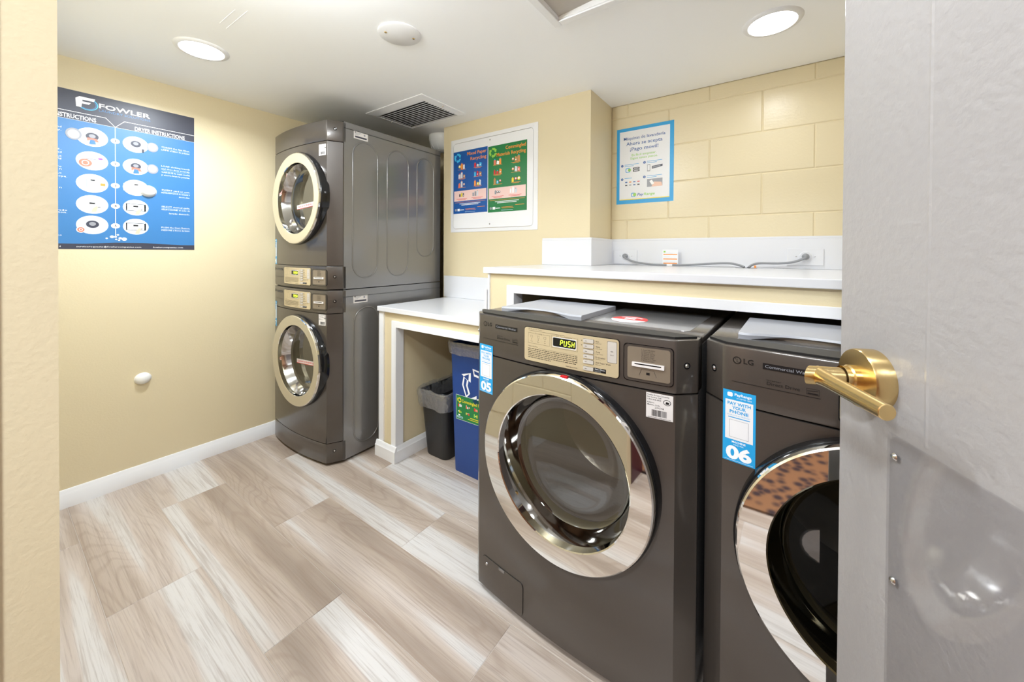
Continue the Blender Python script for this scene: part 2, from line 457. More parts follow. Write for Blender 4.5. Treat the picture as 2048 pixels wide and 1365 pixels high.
# painted concrete blocks
BLK, CRS = 0.4355, 0.2035
_bm = {}
def block_mesh(lx, lz):
    key = (round(lx, 4), round(lz, 4))
    if key not in _bm:
        b = B(); c = 0.0045
        b.v = [(0, 0.0035, 0), (lx, 0.0035, 0), (lx, 0.0035, lz), (0, 0.0035, lz), (c, 0, c), (lx-c, 0, c), (lx-c, 0, lz-c), (c, 0, lz-c)]
        b.f = [(4, 5, 6, 7)]+[(i, (i+1) % 4, 4+(i+1) % 4, 4+i) for i in range(4)]
        me = bpy.data.meshes.new('block'); me.from_pydata(b.v, [], b.f); me.materials.append(MATS['yellow_block']); _bm[key] = me
    return _bm[key]
def blocks(parent, x0, x1, y, flip, z0, offs):
    k = 0; z = z0
    while z < ZC-0.01:
        za, zb = max(z+0.0008, 0.0), min(z+CRS-0.0008, ZC)
        xx = offs[k % 2]
        while xx > x0: xx -= BLK
        while xx < x1:
            a, c = max(xx+0.0008, x0), min(xx+BLK-0.0008, x1); xx += BLK
            if c-a < 0.02 or zb-za < 0.015: continue
            o = bpy.data.objects.new('block', block_mesh(c-a, zb-za)); COL.objects.link(o); o.parent = parent
            if flip: o.rotation_euler = (0, 0, PI); o.location = (c, y, za)
            else: o.location = (a, y, za)
        z += CRS; k += 1
blocks(wb, XC1+0.001, XR, YB, False, 1.376-CRS*6, (-0.073, -0.305))
blocks(wf, XL, DX0-0.30, YF1, True, 1.376-CRS*6, (-0.073, -0.305))

# baseboards
def board_profile(t, h):
    return [(0, 0), (t, 0), (t, h*0.72), (t*0.72, h*0.78), (t*0.62, h*0.9), (t*0.3, h), (0, h)]
struct(B().prism([(XL+a, z) for a, z in board_profile(0.014, 0.083)], YF1, 1.93, 'y').build('baseboard_left', 'white_trim', smooth=40))

# door frame in the doorway (maroon, towards the corridor)
b = B()
b.box(DX0, DX0+0.004, YF0-0.02, 0.010, 0, 2.0); b.box(DX0-0.06, DX0, YF0-0.02, YF0, 0, 2.06)
b.box(DX1-0.004, DX1+0.0, YF0-0.02, -0.045, 0, 2.0); b.box(DX1, DX1+0.06, YF0-0.02, YF0, 0, 2.06)
b.box(DX0, DX1, YF0-0.02, -0.045, 1.995, 2.0)
struct(b.build('trim_1', 'maroon'))

# corridor behind the doorway (seen only mirrored in the chrome)
CW0, CW1, CWY = -0.82, 1.3, -3.0
struct(B().box(CW0, CW1, CWY, YF0-0.02, -0.06, -0.001).build('floor_corridor', 'hall_carpet'))
struct(B().box(CW0, CW1, CWY-0.1, CWY, 0, 2.3).build('wall_corridor', 'hall_tan'))
struct(B().box(CW0, CW1, CWY, YF0-0.02, 2.2, 2.3).build('ceiling_corridor', 'hall_white'))
struct(B().box(CW0-0.1, CW0, CWY, YF0-0.02, 0, 2.3).build('wall_corridor_west', 'hall_tan'))
struct(B().box(CW1, CW1+0.1, CWY, YF0-0.02, 0, 2.3).build('wall_corridor_east', 'hall_tan'))
struct(B().box(CW0, CW0+0.014, CWY, YF0-0.02, 0, 0.09).build('baseboard_corridor', 'white_trim'))
struct(B().box(CW0, DX0-0.06, YF0-0.02, YF0, 0, 2.3).box(DX1+0.06, CW1, YF0-0.02, YF0, 0, 2.3).box(DX0-0.06, DX1+0.06, YF0-0.02, YF0, 2.06, 2.3).build('wall_corridor_inner', 'hall_tan'))
struct(B().box(CW0+0.001, CW0+0.03, -1.9, -1.1, 0.0, 2.03).build('door_2', 'brown_wood'))

# =================================================================== ceiling things
def downlight(x, y, label, z=ZC, power=LAMP_W):
    t = thing('recessed_downlight', label, 'ceiling light', (x, y, z), 0, 'round recessed ceiling lights')
    B().lathe([(0.076, -0.004), (0.079, -0.008), (0.094, -0.006), (0.098, 0.0)], n=48).build('trim_ring', 'white_metal', t, smooth=60)
    B().lathe([(0.0001, -0.0045), (0.0765, -0.0045)], n=40).build('lens', 'lamp_lens', t)
    la = bpy.data.lights.new('downlight_lamp', 'AREA'); la.shape = 'DISK'; la.size = 0.145; la.energy = power; la.color = LAMP_COL; la.spread = math.radians(160)
    lo = bpy.data.objects.new('downlight_lamp', la); COL.objects.link(lo); lo.parent = t; lo.location = (0, 0, -0.012)
    return t
downlight(-2.072, 0.571, 'round recessed ceiling light above the instruction poster')
downlight(-0.030, 1.749, 'round recessed ceiling light above the block wall', power=LAMP_W*0.11)
gl = thing('added_ceiling_globe', 'added unseen white glass globe lamp on the ceiling just inside the room, over the viewer', 'ceiling light', (-1.0, 0.33, ZC))  # added out of view to lift the ceiling and upper walls
B().lathe([(0.075, 0.0), (0.078, -0.02), (0.06, -0.03)], n=40).build('canopy', 'white_metal', gl, smooth=40)
B().lathe([(0.055, -0.028), (0.085, -0.06), (0.098, -0.10), (0.085, -0.14), (0.05, -0.165), (0.0002, -0.172)], n=40).build('globe', 'globe_glass', gl, smooth=70)
la = bpy.data.lights.new('added_globe_lamp', 'POINT'); la.shadow_soft_size = 0.085; la.energy = GLOBE_W; la.color = LAMP_COL
lo = bpy.data.objects.new('added_globe_lamp', la); COL.objects.link(lo); lo.parent = gl; lo.location = (0, 0, -0.10)
downlight(-0.03, 0.571, 'added unseen round recessed ceiling light just inside the doorway, beside the grey door', power=LAMP_W*0.2)  # extra downlight, added out of view for more light
hl = thing('added_corridor_light', 'added unseen ceiling lamp in the corridor behind the doorway', 'ceiling light', (-0.1, -0.8, 2.2))  # added out of view, fills the room through the doorway
B().lathe([(0.12, -0.03), (0.15, -0.02), (0.16, 0.0)], n=40).build('trim_ring', 'white_metal', hl, smooth=60)
B().lathe([(0.0001, -0.03), (0.12, -0.03)], n=40).build('lens', 'lamp_lens', hl)
la = bpy.data.lights.new('added_corridor_lamp', 'AREA'); la.shape = 'DISK'; la.size = 0.24; la.energy = HALL_W; la.color = LAMP_COL
lo = bpy.data.objects.new('added_corridor_lamp', la); COL.objects.link(lo); lo.parent = hl; lo.location = (0, 0, -0.04)

# supply vent
VX0, VX1, VY0, VY1 = -2.158, -1.634, 1.430, 1.795
t = thing('ceiling_vent', 'white louvred ceiling vent in front of the stacked dryers', 'vent', ((VX0+VX1)/2, (VY0+VY1)/2, ZC))
o = t.location.copy()
IX0, IX1, IY0, IY1 = VX0+0.042, VX1-0.042, VY0+0.052, VY1-0.03
b = B()
zz = (ZC-0.004, ZC-0.014)
outer = [(VX0, VY0), (VX1, VY0), (VX1, VY1), (VX0, VY1)]; inn = [(IX0, IY0), (IX1, IY0), (IX1, IY1), (IX0, IY1)]
vv = [(x, y, ZC) for x, y in outer]+[(x, y, zz[0]) for x, y in outer]+[(x, y, zz[1]) for x, y in inn]+[(x, y, ZC-0.001) for x, y in inn]
ff = []
for i in range(4):
    j = (i+1) % 4
    ff += [(i, j, 4+j, 4+i), (4+i, 4+j, 8+j, 8+i), (8+i, 8+j, 12+j, 12+i)]
b.add(vv, ff); b.build('frame', 'white_metal', t, o)
B().box(IX0, IX1, IY0, IY1, ZC-0.0012, ZC-0.0004).build('duct_shade', 'void_shade', t, o)  # flat dark sheet, the shade behind the slats put into colour
ns = 13; pitch_ = (IY1-IY0)/ns
sm = None
for i in range(ns):
    yc = IY0+pitch_*(i+0.5)
    if sm is None:
        bb = B(); L_ = (IX1-IX0)/2
        bb.prism([(-0.0085, -0.0115), (-0.006, -0.0125), (0.005, -0.0085), (0.003, -0.0065)], -L_, L_, 'x')
        sl = bb.build('slat', 'white_metal', t); sm = sl.data
    else:
        sl = bpy.data.objects.new('slat', sm); COL.objects.link(sl); sl.parent = t
    sl.location = (0, yc-o.y, 0)
for sx, sy in ((VX0+0.02, (VY0+VY1)/2), (VX1-0.02, (VY0+VY1)/2)):
    B().lathe([(0.0001, -0.0125), (0.0035, -0.012), (0.005, -0.008)], (sx, sy, ZC), n=12).build('screw', 'steel', t, o)

# round blank cover with two screws
t = thing('ceiling_cover_plate', 'round white blank cover plate with two screws on the ceiling', 'cover plate', (-1.262, 0.99, ZC)); o = t.location.copy()
B().lathe([(0.0001, -0.006), (0.078, -0.006), (0.084, -0.003), (0.084, 0.0)], n=48).build('disc', 'white_metal', t, smooth=40)
for s in (-1, 1):
    B().lathe([(0.0001, -0.0085), (0.004, -0.008), (0.006, -0.006)], (0.028*s, 0.047*s, 0), n=14).build('screw', 'brass', t)

# access hatch
t = thing('ceiling_access_hatch', 'square ceiling access hatch with white frame and sagging grey panel', 'access hatch', ((HX0+HX1)/2, (HY0+HY1)/2, ZC)); o = t.location.copy()
F_ = 0.03
for nm, q in (('a', (HX0-F_, HX0, HY0-F_, HY1+F_)), ('b', (HX1, HX1+F_, HY0-F_, HY1+F_)), ('c', (HX0, HX1, HY0-F_, HY0)), ('d', (HX0, HX1, HY1, HY1+F_))):
    B().box(q[0], q[1], q[2], q[3], ZC-0.008, ZC).build('frame_strip', 'white_trim', t, o, bevel=0.002)
B().add([(HX0, HY0, ZC+0.02), (HX1, HY0, ZC+0.02), (HX1, HY1, ZC+0.05), (HX0, HY1, ZC+0.012), (HX0, HY0, ZC+0.035), (HX1, HY0, ZC+0.035), (HX1, HY1, ZC+0.065), (HX0, HY1, ZC+0.027)],
        [(3, 2, 1, 0), (4, 5, 6, 7), (0, 1, 5, 4), (1, 2, 6, 5), (2, 3, 7, 6), (3, 0, 4, 7)]).build('panel', 'hatch_grey', t, o)

# dome fixture half hidden behind the recess wall
t = thing('domed_ceiling_fixture', 'white domed ceiling fixture half hidden behind the recess wall above the dryers', 'ceiling fixture', (-2.105, 2.05, ZC))
B().lathe([(0.10, 0), (0.102, -0.03), (0.096, -0.045)], n=40).build('base_ring', 'white_plastic', t, smooth=30)
B().lathe([(0.096, -0.045), (0.088, -0.075), (0.066, -0.105), (0.035, -0.12), (0.0001, -0.124)], n=40).build('dome', 'white_plastic', t, smooth=60)
for i in range(10):
    a = 2*PI*i/10
    B().tube([(0.094*math.cos(a), 0.094*math.sin(a), -0.052), (0.082*math.cos(a), 0.082*math.sin(a), -0.086), (0.058*math.cos(a), 0.058*math.sin(a), -0.111)], 0.003, 6).build('rib', 'white_plastic', t, smooth=60)

# =================================================================== left wall
def left_map(ox=0.0008): return lambda a, z, off: (XL+ox+off, a, z)
PY0_, PY1_, PZ0, PZ1 = 0.086, 0.698, 1.186, 1.918
t = thing('instruction_poster', 'large blue laundry instruction poster with round step pictures on the left wall', 'poster', (XL, (PY0_+PY1_)/2, PZ0)); o = t.location.copy()
B().box(XL+0.0002, XL+0.001, PY0_, PY1_, PZ0, PZ1).build('sheet', 'ink_blue', t, o)
F = Flat(); mid = 0.392
F.rect(PY0_, PY1_, 1.7835, PZ1, 'ink_dark'); F.rect(PY0_, PY1_, PZ0, 1.211, 'ink_dark')
F.poly([(mid-0.1, 1.211), (mid, 1.219), (mid+0.1, 1.219), (mid+0.25, 1.211)], 'ink_dark')
F.poly([(PY0_, 1.819), (0.358, 1.819), (mid-0.002, 1.784), (PY0_, 1.784)], 'ink_dark', 2)
for p, q in (((PY0_, 1.82), (0.36, 1.82)), ((0.36, 1.82), (mid, 1.784)), ((mid, 1.784), (0.424, 1.82)), ((0.424, 1.82), (PY1_, 1.82)), ((mid, 1.784), (mid, 1.245))):
    F.line(p, q, 0.0022, 'ink_white', 3)
F.line((PY0_, 1.7835), (PY1_, 1.7835), 0.001, 'ink_white', 2)
# emblem: slanted F with a swoosh, word mark
F.poly([(0.266, 1.848), (0.282, 1.848), (0.284, 1.866), (0.306, 1.866), (0.312, 1.876), (0.285, 1.876), (0.286, 1.884), (0.322, 1.884), (0.326, 1.897), (0.276, 1.897), (0.264, 1.886)], 'ink_white', 4)
F.ring(0.302, 1.868, 0.030, 0.0335, 'ink_cyan', 3, a0=-2.6, a1=1.0, sz=0.85); F.ring(0.302, 1.868, 0.0255, 0.028, 'ink_blue', 3, a0=-2.2, a1=0.7, sz=0.85)
F.text('FOWLER', 0.338, 1.8615, 0.021, 'ink_white', 3, w=0.181, bold=0.02)
F.text('LAUNDRY SOLUTIONS', 0.338, 1.8455, 0.0105, 'ink_blue', 3, w=0.181)
F.text('WASHER INSTRUCTIONS', 0.329, 1.789, 0.0185, 'ink_white', 3, w=0.212, align='R', bold=0.02)
F.text('DRYER INSTRUCTIONS', 0.461, 1.787, 0.0185, 'ink_white', 3, w=0.196, bold=0.02)
zs = (1.716, 1.604, 1.498, 1.398, 1.301)
for i, z in enumerate(zs):
    F.disc(mid, z, 0.0155, 'ink_white', 4, rz=0.0125); F.text(str(i+1), mid, z-0.005, 0.0105, 'ink_black', 5, align='C', bold=0.02)
    F.disc(0.316, z, 0.052, 'ink_icewhite', 3, rz=0.044); F.disc(0.4645, z, 0.047, 'ink_icewhite', 3, rz=0.040)
    if i in (3, 4): F.rect(0.4645-0.036, 0.4645+0.036, z-0.018, z+0.018, 'ink_white', 3)
    for c, s in ((0.316, 1.0), (0.4645, 0.9)):
        if (c < 0.4 and i in (0, 4)) or (c > 0.4 and i in (0, 1)):
            dx = 0.0
            F.disc(c+dx, z+0.002, 0.027*s, 'ink_lightgrey', 4, rz=0.023*s); F.disc(c+dx, z+0.003, 0.021*s, 'ink_dark', 5, rz=0.0175*s); F.disc(c+dx, z+0.005, 0.011*s, 'ink_grey', 6, rz=0.009*s)
            if i < 4:
                d = -0.058 if c < 0.4 else 0.062
                F.disc(c+d, z+(0.002 if c < 0.4 else 0.0), 0.025*s, 'ink_grey', 7, rz=0.027*s); F.disc(c+d, z+0.001, 0.018*s, 'ink_lightgrey', 8, rz=0.02*s); F.disc(c+d, z+0.001, 0.012*s, 'ink_bluepale', 9, rz=0.013*s)
                if not (c > 0.4 and i == 0):
                    F.poly([(c-0.016, z-0.004), (c+0.014, z-0.006), (c+0.022, z-0.02), (c+0.01, z-0.02), (c-0.004, z-0.012), (c-0.016, z-0.02)], 'ink_salmon', 10)
                    F.poly([(c-0.006, z-0.012), (c+0.008, z-0.014), (c+0.012, z-0.032), (c-0.01, z-0.034)], 'ink_blue', 11)
                else:
                    F.rect(c+0.022, c+0.03, z-0.034, z-0.018, 'ink_dark', 10)
        elif c < 0.4 and i == 1:
            F.disc(c-0.022, z-0.012, 0.021, 'ink_salmon', 5, rz=0.018); F.ring(c-0.022, z-0.012, 0.009, 0.012, 'ink_white', 6)
            F.rect(c-0.02, c+0.012, z+0.006, z+0.01, 'ink_grey', 5); F.disc(c+0.026, z+0.014, 0.008, 'ink_purple', 5, rz=0.005)
        elif i == 2:
            F.rect(c-0.045, c-0.018, z-0.018, z+0.018, 'ink_bluepale', 4); F.rr(c-0.018, c+0.02, z-0.034, z+0.03, 0.004, 'ink_white', 5)
            F.frame(c-0.018, c+0.02, z-0.034, z+0.03, 0.0012, 'ink_grey', 6)
            F.rect(c-0.006, c+0.008, z+0.012, z+0.018, 'ink_black', 6)
            if c < 0.4: F.rr(c+0.026, c+0.042, z-0.008, z+0.004, 0.002, 'ink_orange', 6)
        else:
            F.rr(c-0.036*s, c+0.034*s, z-0.016, z+0.016, 0.003, 'ink_white', 4); F.frame(c-0.036*s, c+0.034*s, z-0.016, z+0.016, 0.0008, 'ink_lightgrey', 5)
            F.rect(c-0.010, c+0.008, z+0.002, z+0.009, 'ink_black', 6); F.rect(c+0.014*s, c+0.028*s, z-0.004, z+0.009, 'ink_lightgrey', 6); F.rect(c+0.012*s, c+0.026*s, z-0.012, z-0.009, 'ink_dark', 6)
            F.poly([(c+0.0, z-0.02), (c+0.012, z-0.006), (c+0.018, z-0.01), (c+0.012, z-0.034), (c-0.004, z-0.036)], 'ink_skin', 7)
F.disc(0.279, zs[4]-0.024, 0.0145, 'ink_white', 6); F.disc(0.279, zs[4]-0.024, 0.0115, 'ink_salmon', 7); F.ring(0.279, zs[4]-0.024, 0.004, 0.006, 'ink_white', 8)
for dx, dz, r in ((-0.03, -0.062, 0.004), (-0.012, -0.054, 0.0075), (0.0, -0.054, 0.005), (0.008, -0.044, 0.0045), (0.016, -0.06, 0.006), (0.03, -0.064, 0.0095), (0.002, -0.066, 0.004), (0.012, -0.07, 0.004)):
    F.disc(mid+dx, 1.301+dz, r, 'ink_white', 4, rz=r*0.85)
txt = ((1.724, 'CLEAN', 'the lint filter.', 'LIMPIE', 'el filtro de pelusas.'), (1.624, 'LOAD', 'clothing loosely', 'and close door securely.', None), (1.592, 'CARGUE', 'la ropa suelta', 'y cierre bien la puerta.', None),
       (1.498, 'INSERT', 'card or coin.', 'INTRODUZCA', 'la tarjeta o'), (1.468, 'monedas.', None, None, None),
       (1.410, 'SELECT', 'desired cycle.', 'SELECCIONE', 'el ciclo de'), (1.376, 'lavado deseado.', None, None, None), (1.300, 'PUSH', 'the Start Button.', 'PRESIONE', 'el Boton de Inicio.'))
for z, a, b_, c, d in txt:
    for zz_, p, q in ((z, a, b_), (z-0.0145, c, d)):
        if not p: continue
        s_ = p+(' '+q if q else '')
        F.text(s_, 0.679, zz_, 0.0072, 'ink_white', 3, align='R', w=min(0.0058*len(s_), 0.118), bold=0.004, res=1)
for z in (1.7188, 1.6035, 1.4930, 1.4050, 1.2950):
    F.rect(0.567, 0.679, z, z+0.0007, 'ink_bluepale', 3)
for z, s_ in ((1.737, 'nd'), (1.722, 'y.'), (1.636, 's.'), (1.622, 'nd'), (1.604, 'out'), (1.594, 'ng'), (1.557, 'ro'), (1.546, 'n'), (1.528, 'Lo'), (1.514, 'Ropa.'), (1.462, 'n'), (1.36, 'lavado'), (1.35, 'baton.'), (1.246, 'to')):
    wd = 0.007*len(s_); F.text(s_, (0.222 if len(s_) < 4 else 0.238), z, 0.0075, 'ink_white', 3, align='R', w=wd, res=1)
F.text('servicerequests@fowlercompanies.com', 0.265, 1.1945, 0.0068, 'ink_white', 3, w=0.218, bold=0.004, res=1)
F.text('fowlercompanies.com', 0.528, 1.1945, 0.0068, 'ink_white', 3, w=0.121, bold=0.004, res=1)
F.text('4', 0.2135, 1.1945, 0.0068, 'ink_white', 3, w=0.005)
F.build('print', lambda a, z, off: (0.0010+off, a-o.y, z-o.z), t)

def wall_dome(y, z, ry, rz, label, name):
    t = thing(name, label, 'wall bumper' if z < 1 else 'sensor', (XL, y, z))
    secs = []; n = 32
    for k, (f, h) in enumerate(((1.0, 0.0), (1.0, 0.004), (0.95, 0.011), (0.78, 0.018), (0.5, 0.0225), (0.2, 0.0245), (0.02, 0.025))):
        secs.append([(h, ry*f*math.cos(2*PI*i/n), rz*f*math.sin(2*PI*i/n)) for i in range(n)])
    b = B().loft(secs, cap1=True); b.build('cap', 'white_plastic', t, smooth=60)
    B().loft([[(h, ry*f*math.cos(2*PI*i/n), rz*f*math.sin(2*PI*i/n)) for i in range(n)] for f, h in ((1.06, 0.0), (1.06, 0.002), (1.0, 0.003))]).build('base_ring', 'white_plastic', t, smooth=30)
wall_dome(0.511, 1.487, 0.030, 0.028, 'white oval plastic dome stuck on the instruction poster', 'oval_wall_sensor')
wall_dome(0.488, 0.524, 0.031, 0.028, 'white round plastic bumper low on the bare yellow wall', 'round_wall_bumper')

# =================================================================== panel and recycling posters
def flat_y(y): return lambda x, z, off: (x, y-off, z)
AX0, AX1, AZ0, AZ1 = -1.876, -1.168, 1.318, 1.955
t = thing('wall_access_panel', 'white square metal access panel holding two recycling posters', 'access panel', ((AX0+AX1)/2, YC, AZ0)); o = t.location.copy()
b = B(); out = rrect(AX0, AX1, AZ0, AZ1, 0.004, 2); hole = rrect(AX0+0.026, AX1-0.028, AZ0+0.022, AZ1-0.027, 0.022, 2)
n = len(out)
b.add([(x, YC-0.004, z) for x, z in out]+[(x, YC-0.008, z) for x, z in hole]+[(x, YC, z) for x, z in out]+[(x, YC, z) for x, z in hole],
      [(i, (i+1) % n, n+(i+1) % n, n+i) for i in range(n)]+[(2*n+i, 2*n+(i+1) % n, (i+1) % n, i) for i in range(n)]+[(n+i, n+(i+1) % n, 3*n+(i+1) % n, 3*n+i) for i in range(n)])
b.build('frame', 'white_metal', t, o)
B().prism(rrect(AX0+0.0285, AX1-0.0305, AZ0+0.0245, AZ1-0.0295, 0.02, 5), YC-0.0075, YC-0.001, 'y').build('door', 'white_metal', t, o)
for z in (1.907, 1.365):
    B().lathe([(0.0001, -0.0095), (0.004, -0.009), (0.0055, -0.0074)], (-1.527, YC, z), 'y', 14).build('screw', 'steel', t, o)

ICONC = ['ink_orange', 'ink_red', 'ink_white', 'ink_cyan', 'ink_yellow', 'ink_lightgrey', 'ink_brown', 'ink_salmon']
def icon(F, cx, cz, s, seed, kinds):
    rn = random.Random(seed); x = cx-s*0.9
    for k in range(3):
        c = rn.choice(kinds); w_ = s*rn.uniform(0.4, 0.62); h = s*rn.uniform(0.6, 1.3); st = rn.random()
        if st < 0.4:
            F.rect(x, x+w_, cz-s*0.6, cz-s*0.6+h, c, 3); F.rect(x+w_*0.3, x+w_*0.7, cz-s*0.6+h, cz-s*0.4+h, rn.choice(kinds), 3)
        elif st < 0.75:
            F.poly([(x, cz-s*0.5), (x+w_*1.1, cz-s*0.6), (x+w_*1.2, cz-s*0.6+h*0.8), (x+w_*0.2, cz-s*0.5+h*0.9)], c, 3)
            F.rect(x+w_*0.3, x+w_*0.8, cz-s*0.3, cz-s*0.1, 'ink_white', 4)
        else:
            F.disc(x+w_*0.6, cz, w_*0.6, c, 3, n=14); F.disc(x+w_*0.6, cz+w_*0.1, w_*0.35, 'ink_white', 4, n=12)
        x += s*0.68
def recycling_poster(name, label, x0, x1, z0, z1, bg, arrow, title, seed, parent_y):
    t = thing(name, label, 'poster', ((x0+x1)/2, parent_y, z0), 0, 'recycling posters on the wall panel'); o = t.location.copy()
    B().box(x0, x1, parent_y-0.0008, parent_y, z0, z1).build('sheet', bg, t, o)
    F = Flat(); W_ = x1-x0; H_ = z1-z0
    F.arrows(x0+W_*0.13, z1-H_*0.10, W_*0.105, arrow, 2)
    for i, s_ in enumerate(title):
        F.text(s_, x1-W_*0.03, z1-H_*(0.085+0.085*i), H_*0.05, 'ink_orange', 3, align='R', w=W_*(0.0505*len(s_)+0.0) if len(s_) < 14 else W_*0.74, bold=0.012)
    for r in range(3):
        for c in range(2):
            cx = x0+W_*(0.25+0.47*c); cz = z1-H_*(0.245+0.145*r)
            icon(F, cx, cz, W_*0.105, seed+r*2+c, ICONC)
            F.rect(cx-W_*0.11, cx+W_*0.13, cz-H_*0.052, cz-H_*0.047, 'ink_orange', 2)
            if (r+c) % 2: F.rect(cx-W_*0.07, cx+W_*0.09, cz-H_*0.063, cz-H_*0.058, 'ink_orange', 2)
    F.rect(x0+W_*0.025, x1-W_*0.025, z0+H_*0.20, z0+H_*0.365, 'ink_pink', 2)
    icon(F, x0+W_*0.25, z0+H_*0.30, W_*0.075, seed+11, ['ink_dim', 'ink_grey', 'ink_black', 'ink_yellow']); icon(F, x0+W_*0.66, z0+H_*0.30, W_*0.09, seed+12, ['ink_lightgrey', 'ink_white', 'ink_grey'])
    for a in (0.10, 0.55):
        F.rect(x0+W_*a, x0+W_*(a+0.32), z0+H_*0.232, z0+H_*0.238, 'ink_red', 3); F.rect(x0+W_*(a+0.05), x0+W_*(a+0.28), z0+H_*0.216, z0+H_*0.222, 'ink_red', 3)
    F.rect(x0+W_*0.05, x1-W_*0.05, z0+H_*0.176, z0+H_*0.18, 'ink_orange', 2)
    for k, q in ((0.15, 0.62), (0.13, 0.5)):
        F.rect(x0+W_*(0.5-q/2), x0+W_*(0.5+q/2), z0+H_*k, z0+H_*(k+0.009), 'ink_white', 3)
    F.disc(x0+W_*0.08, z0+H_*0.06, W_*0.03, 'ink_grey', 3); F.rect(x0+W_*0.13, x0+W_*0.20, z0+H_*0.04, z0+H_*0.08, 'ink_white', 3)
    F.rect(x0+W_*0.21, x0+W_*0.33, z0+H_*0.052, z0+H_*0.062, 'ink_white', 3); F.rect(x0+W_*0.38, x0+W_*0.68, z0+H_*0.05, z0+H_*0.055, 'ink_orange', 3)
    F.rect(x0+W_*0.36, x0+W_*0.66, z0+H_*0.065, z0+H_*0.07, 'ink_orange', 3); F.rect(x0+W_*0.72, x0+W_*0.94, z0+H_*0.085, z0+H_*0.092, 'ink_orange', 3)
    F.rect(x0+W_*0.36, x0+W_*0.66, z0+H_*0.02, z0+H_*0.025, 'ink_bluepale', 3)
    F.build('print', lambda x, z, off: (x-o.x, -0.0008-off, z-o.z), t)
recycling_poster('mixed_paper_poster', 'blue Mixed Paper Recycling poster on the left of the white panel', -1.847, -1.546, 1.445, 1.869, 'ink_navy', 'ink_cyan', ['Mixed Paper', 'Recycling'], 5, YC-0.0078)
recycling_poster('commingled_poster', 'green Commingled Materials Recycling poster on the right of the white panel', -1.540, -1.241, 1.438, 1.862, 'ink_green', 'ink_lime', ['Commingled', 'Materials Recycling'], 40, YC-0.0078)

# payment poster on the block wall
QX0, QX1, QZ0, QZ1 = -0.804, -0.481, 1.473, 1.921
t = thing('payment_poster', 'white Spanish mobile payment poster with bright blue border on the block wall', 'poster', ((QX0+QX1)/2, YB, QZ0)); o = t.location.copy()
B().box(QX0, QX1, YB-0.0012, YB-0.0002, QZ0, QZ1).build('sheet', 'ink_sky', t, o)
F = Flat(); ix0, ix1, iz0, iz1 = -0.786, -0.502, 1.496, 1.902; cx = (ix0+ix1)/2
F.rect(ix0, ix1, iz0, iz1, 'ink_paper', 1); F.rect(ix0, ix1, iz0, iz0+0.005, 'ink_yellow', 2)
for s_, z, h, wd, c in (('Máquinas de lavandería', 1.850, 0.017, 0.235, 'ink_navy'), ('Ahora se acepta', 1.817, 0.0195, 0.205, 'ink_navy'), ('¡Pago movil!', 1.784, 0.0195, 0.160, 'ink_navy'), ('Es fácil empezar.', 1.752, 0.0125, 0.140, 'ink_lime'), ('Sigue estos pasos.', 1.733, 0.0125, 0.156, 'ink_lime')):
    F.text(s_, cx, z, h, c, 3, w=wd, align='C', bold=0.006)
for i, (x, z) in enumerate(((-0.770, 1.700), (-0.640, 1.706), (-0.770, 1.620), (-0.640, 1.622))):
    F.disc(x, z, 0.0075, 'ink_navy', 3, n=18); F.text(str(i+1), x, z-0.0035, 0.007, 'ink_white', 4, align='C')
    for k in range(2 if i != 2 else 1): F.rect(x+0.014, x+0.098-0.03*k-(0.04 if i == 2 else 0), z+0.003-0.009*k, z+0.0055-0.009*k, 'ink_sky', 3)
F.rr(-0.750, -0.722, 1.658, 1.684, 0.007, 'ink_sky', 3); F.rr(-0.746, -0.728, 1.661, 1.680, 0.005, 'ink_paper', 4); F.disc(-0.727, 1.672, 0.009, 'ink_lime', 5, n=16)
F.rr(-0.706, -0.668, 1.673, 1.684, 0.002, 'ink_black', 3); F.rr(-0.706, -0.668, 1.660, 1.671, 0.002, 'ink_black', 3)
F.rect(-0.700, -0.674, 1.677, 1.680, 'ink_white', 4); F.rect(-0.700, -0.674, 1.664, 1.667, 'ink_white', 4)
F.rr(-0.625, -0.607, 1.652, 1.692, 0.003, 'ink_grey', 3); F.rect(-0.622, -0.610, 1.657, 1.688, 'ink_paper', 4); F.poly([(-0.598, 1.664), (-0.540, 1.674), (-0.540, 1.686), (-0.598, 1.680)], 'ink_dark', 3); F.poly([(-0.594, 1.669), (-0.552, 1.676), (-0.552, 1.681), (-0.594, 1.676)], 'ink_grey', 4)
F.rect(-0.625, -0.540, 1.563, 1.608, 'ink_grey', 3); F.poly([(-0.60, 1.563), (-0.585, 1.59), (-0.545, 1.585), (-0.54, 1.563)], 'ink_skin', 4); F.poly([(-0.612, 1.596), (-0.598, 1.602), (-0.584, 1.58), (-0.598, 1.573)], 'ink_white', 5)
for i, c in enumerate(('ink_navy', 'ink_orange', 'ink_navy', 'ink_red', 'ink_black', 'ink_grey', 'ink_navy', 'ink_black')):
    x = -0.752+0.024*(i % 4); z = 1.598-0.018*(i//4); F.rect(x, x+0.013, z, z+0.006, c, 3)
F.rr(-0.716, -0.690, 1.512, 1.536, 0.007, 'ink_sky', 3); F.rr(-0.712, -0.695, 1.515, 1.532, 0.005, 'ink_paper', 4); F.disc(-0.695, 1.525, 0.0095, 'ink_lime', 5, n=16)
F.text('Pay', -0.680, 1.517, 0.0145, 'ink_navy', 3, w=0.036, bold=0.015, shear=0.2); F.text('Range', -0.643, 1.517, 0.0145, 'ink_lime', 3, w=0.062, bold=0.015, shear=0.2)
F.build('print', lambda x, z, off: (x-o.x, -0.0012-off, z-o.z), t)

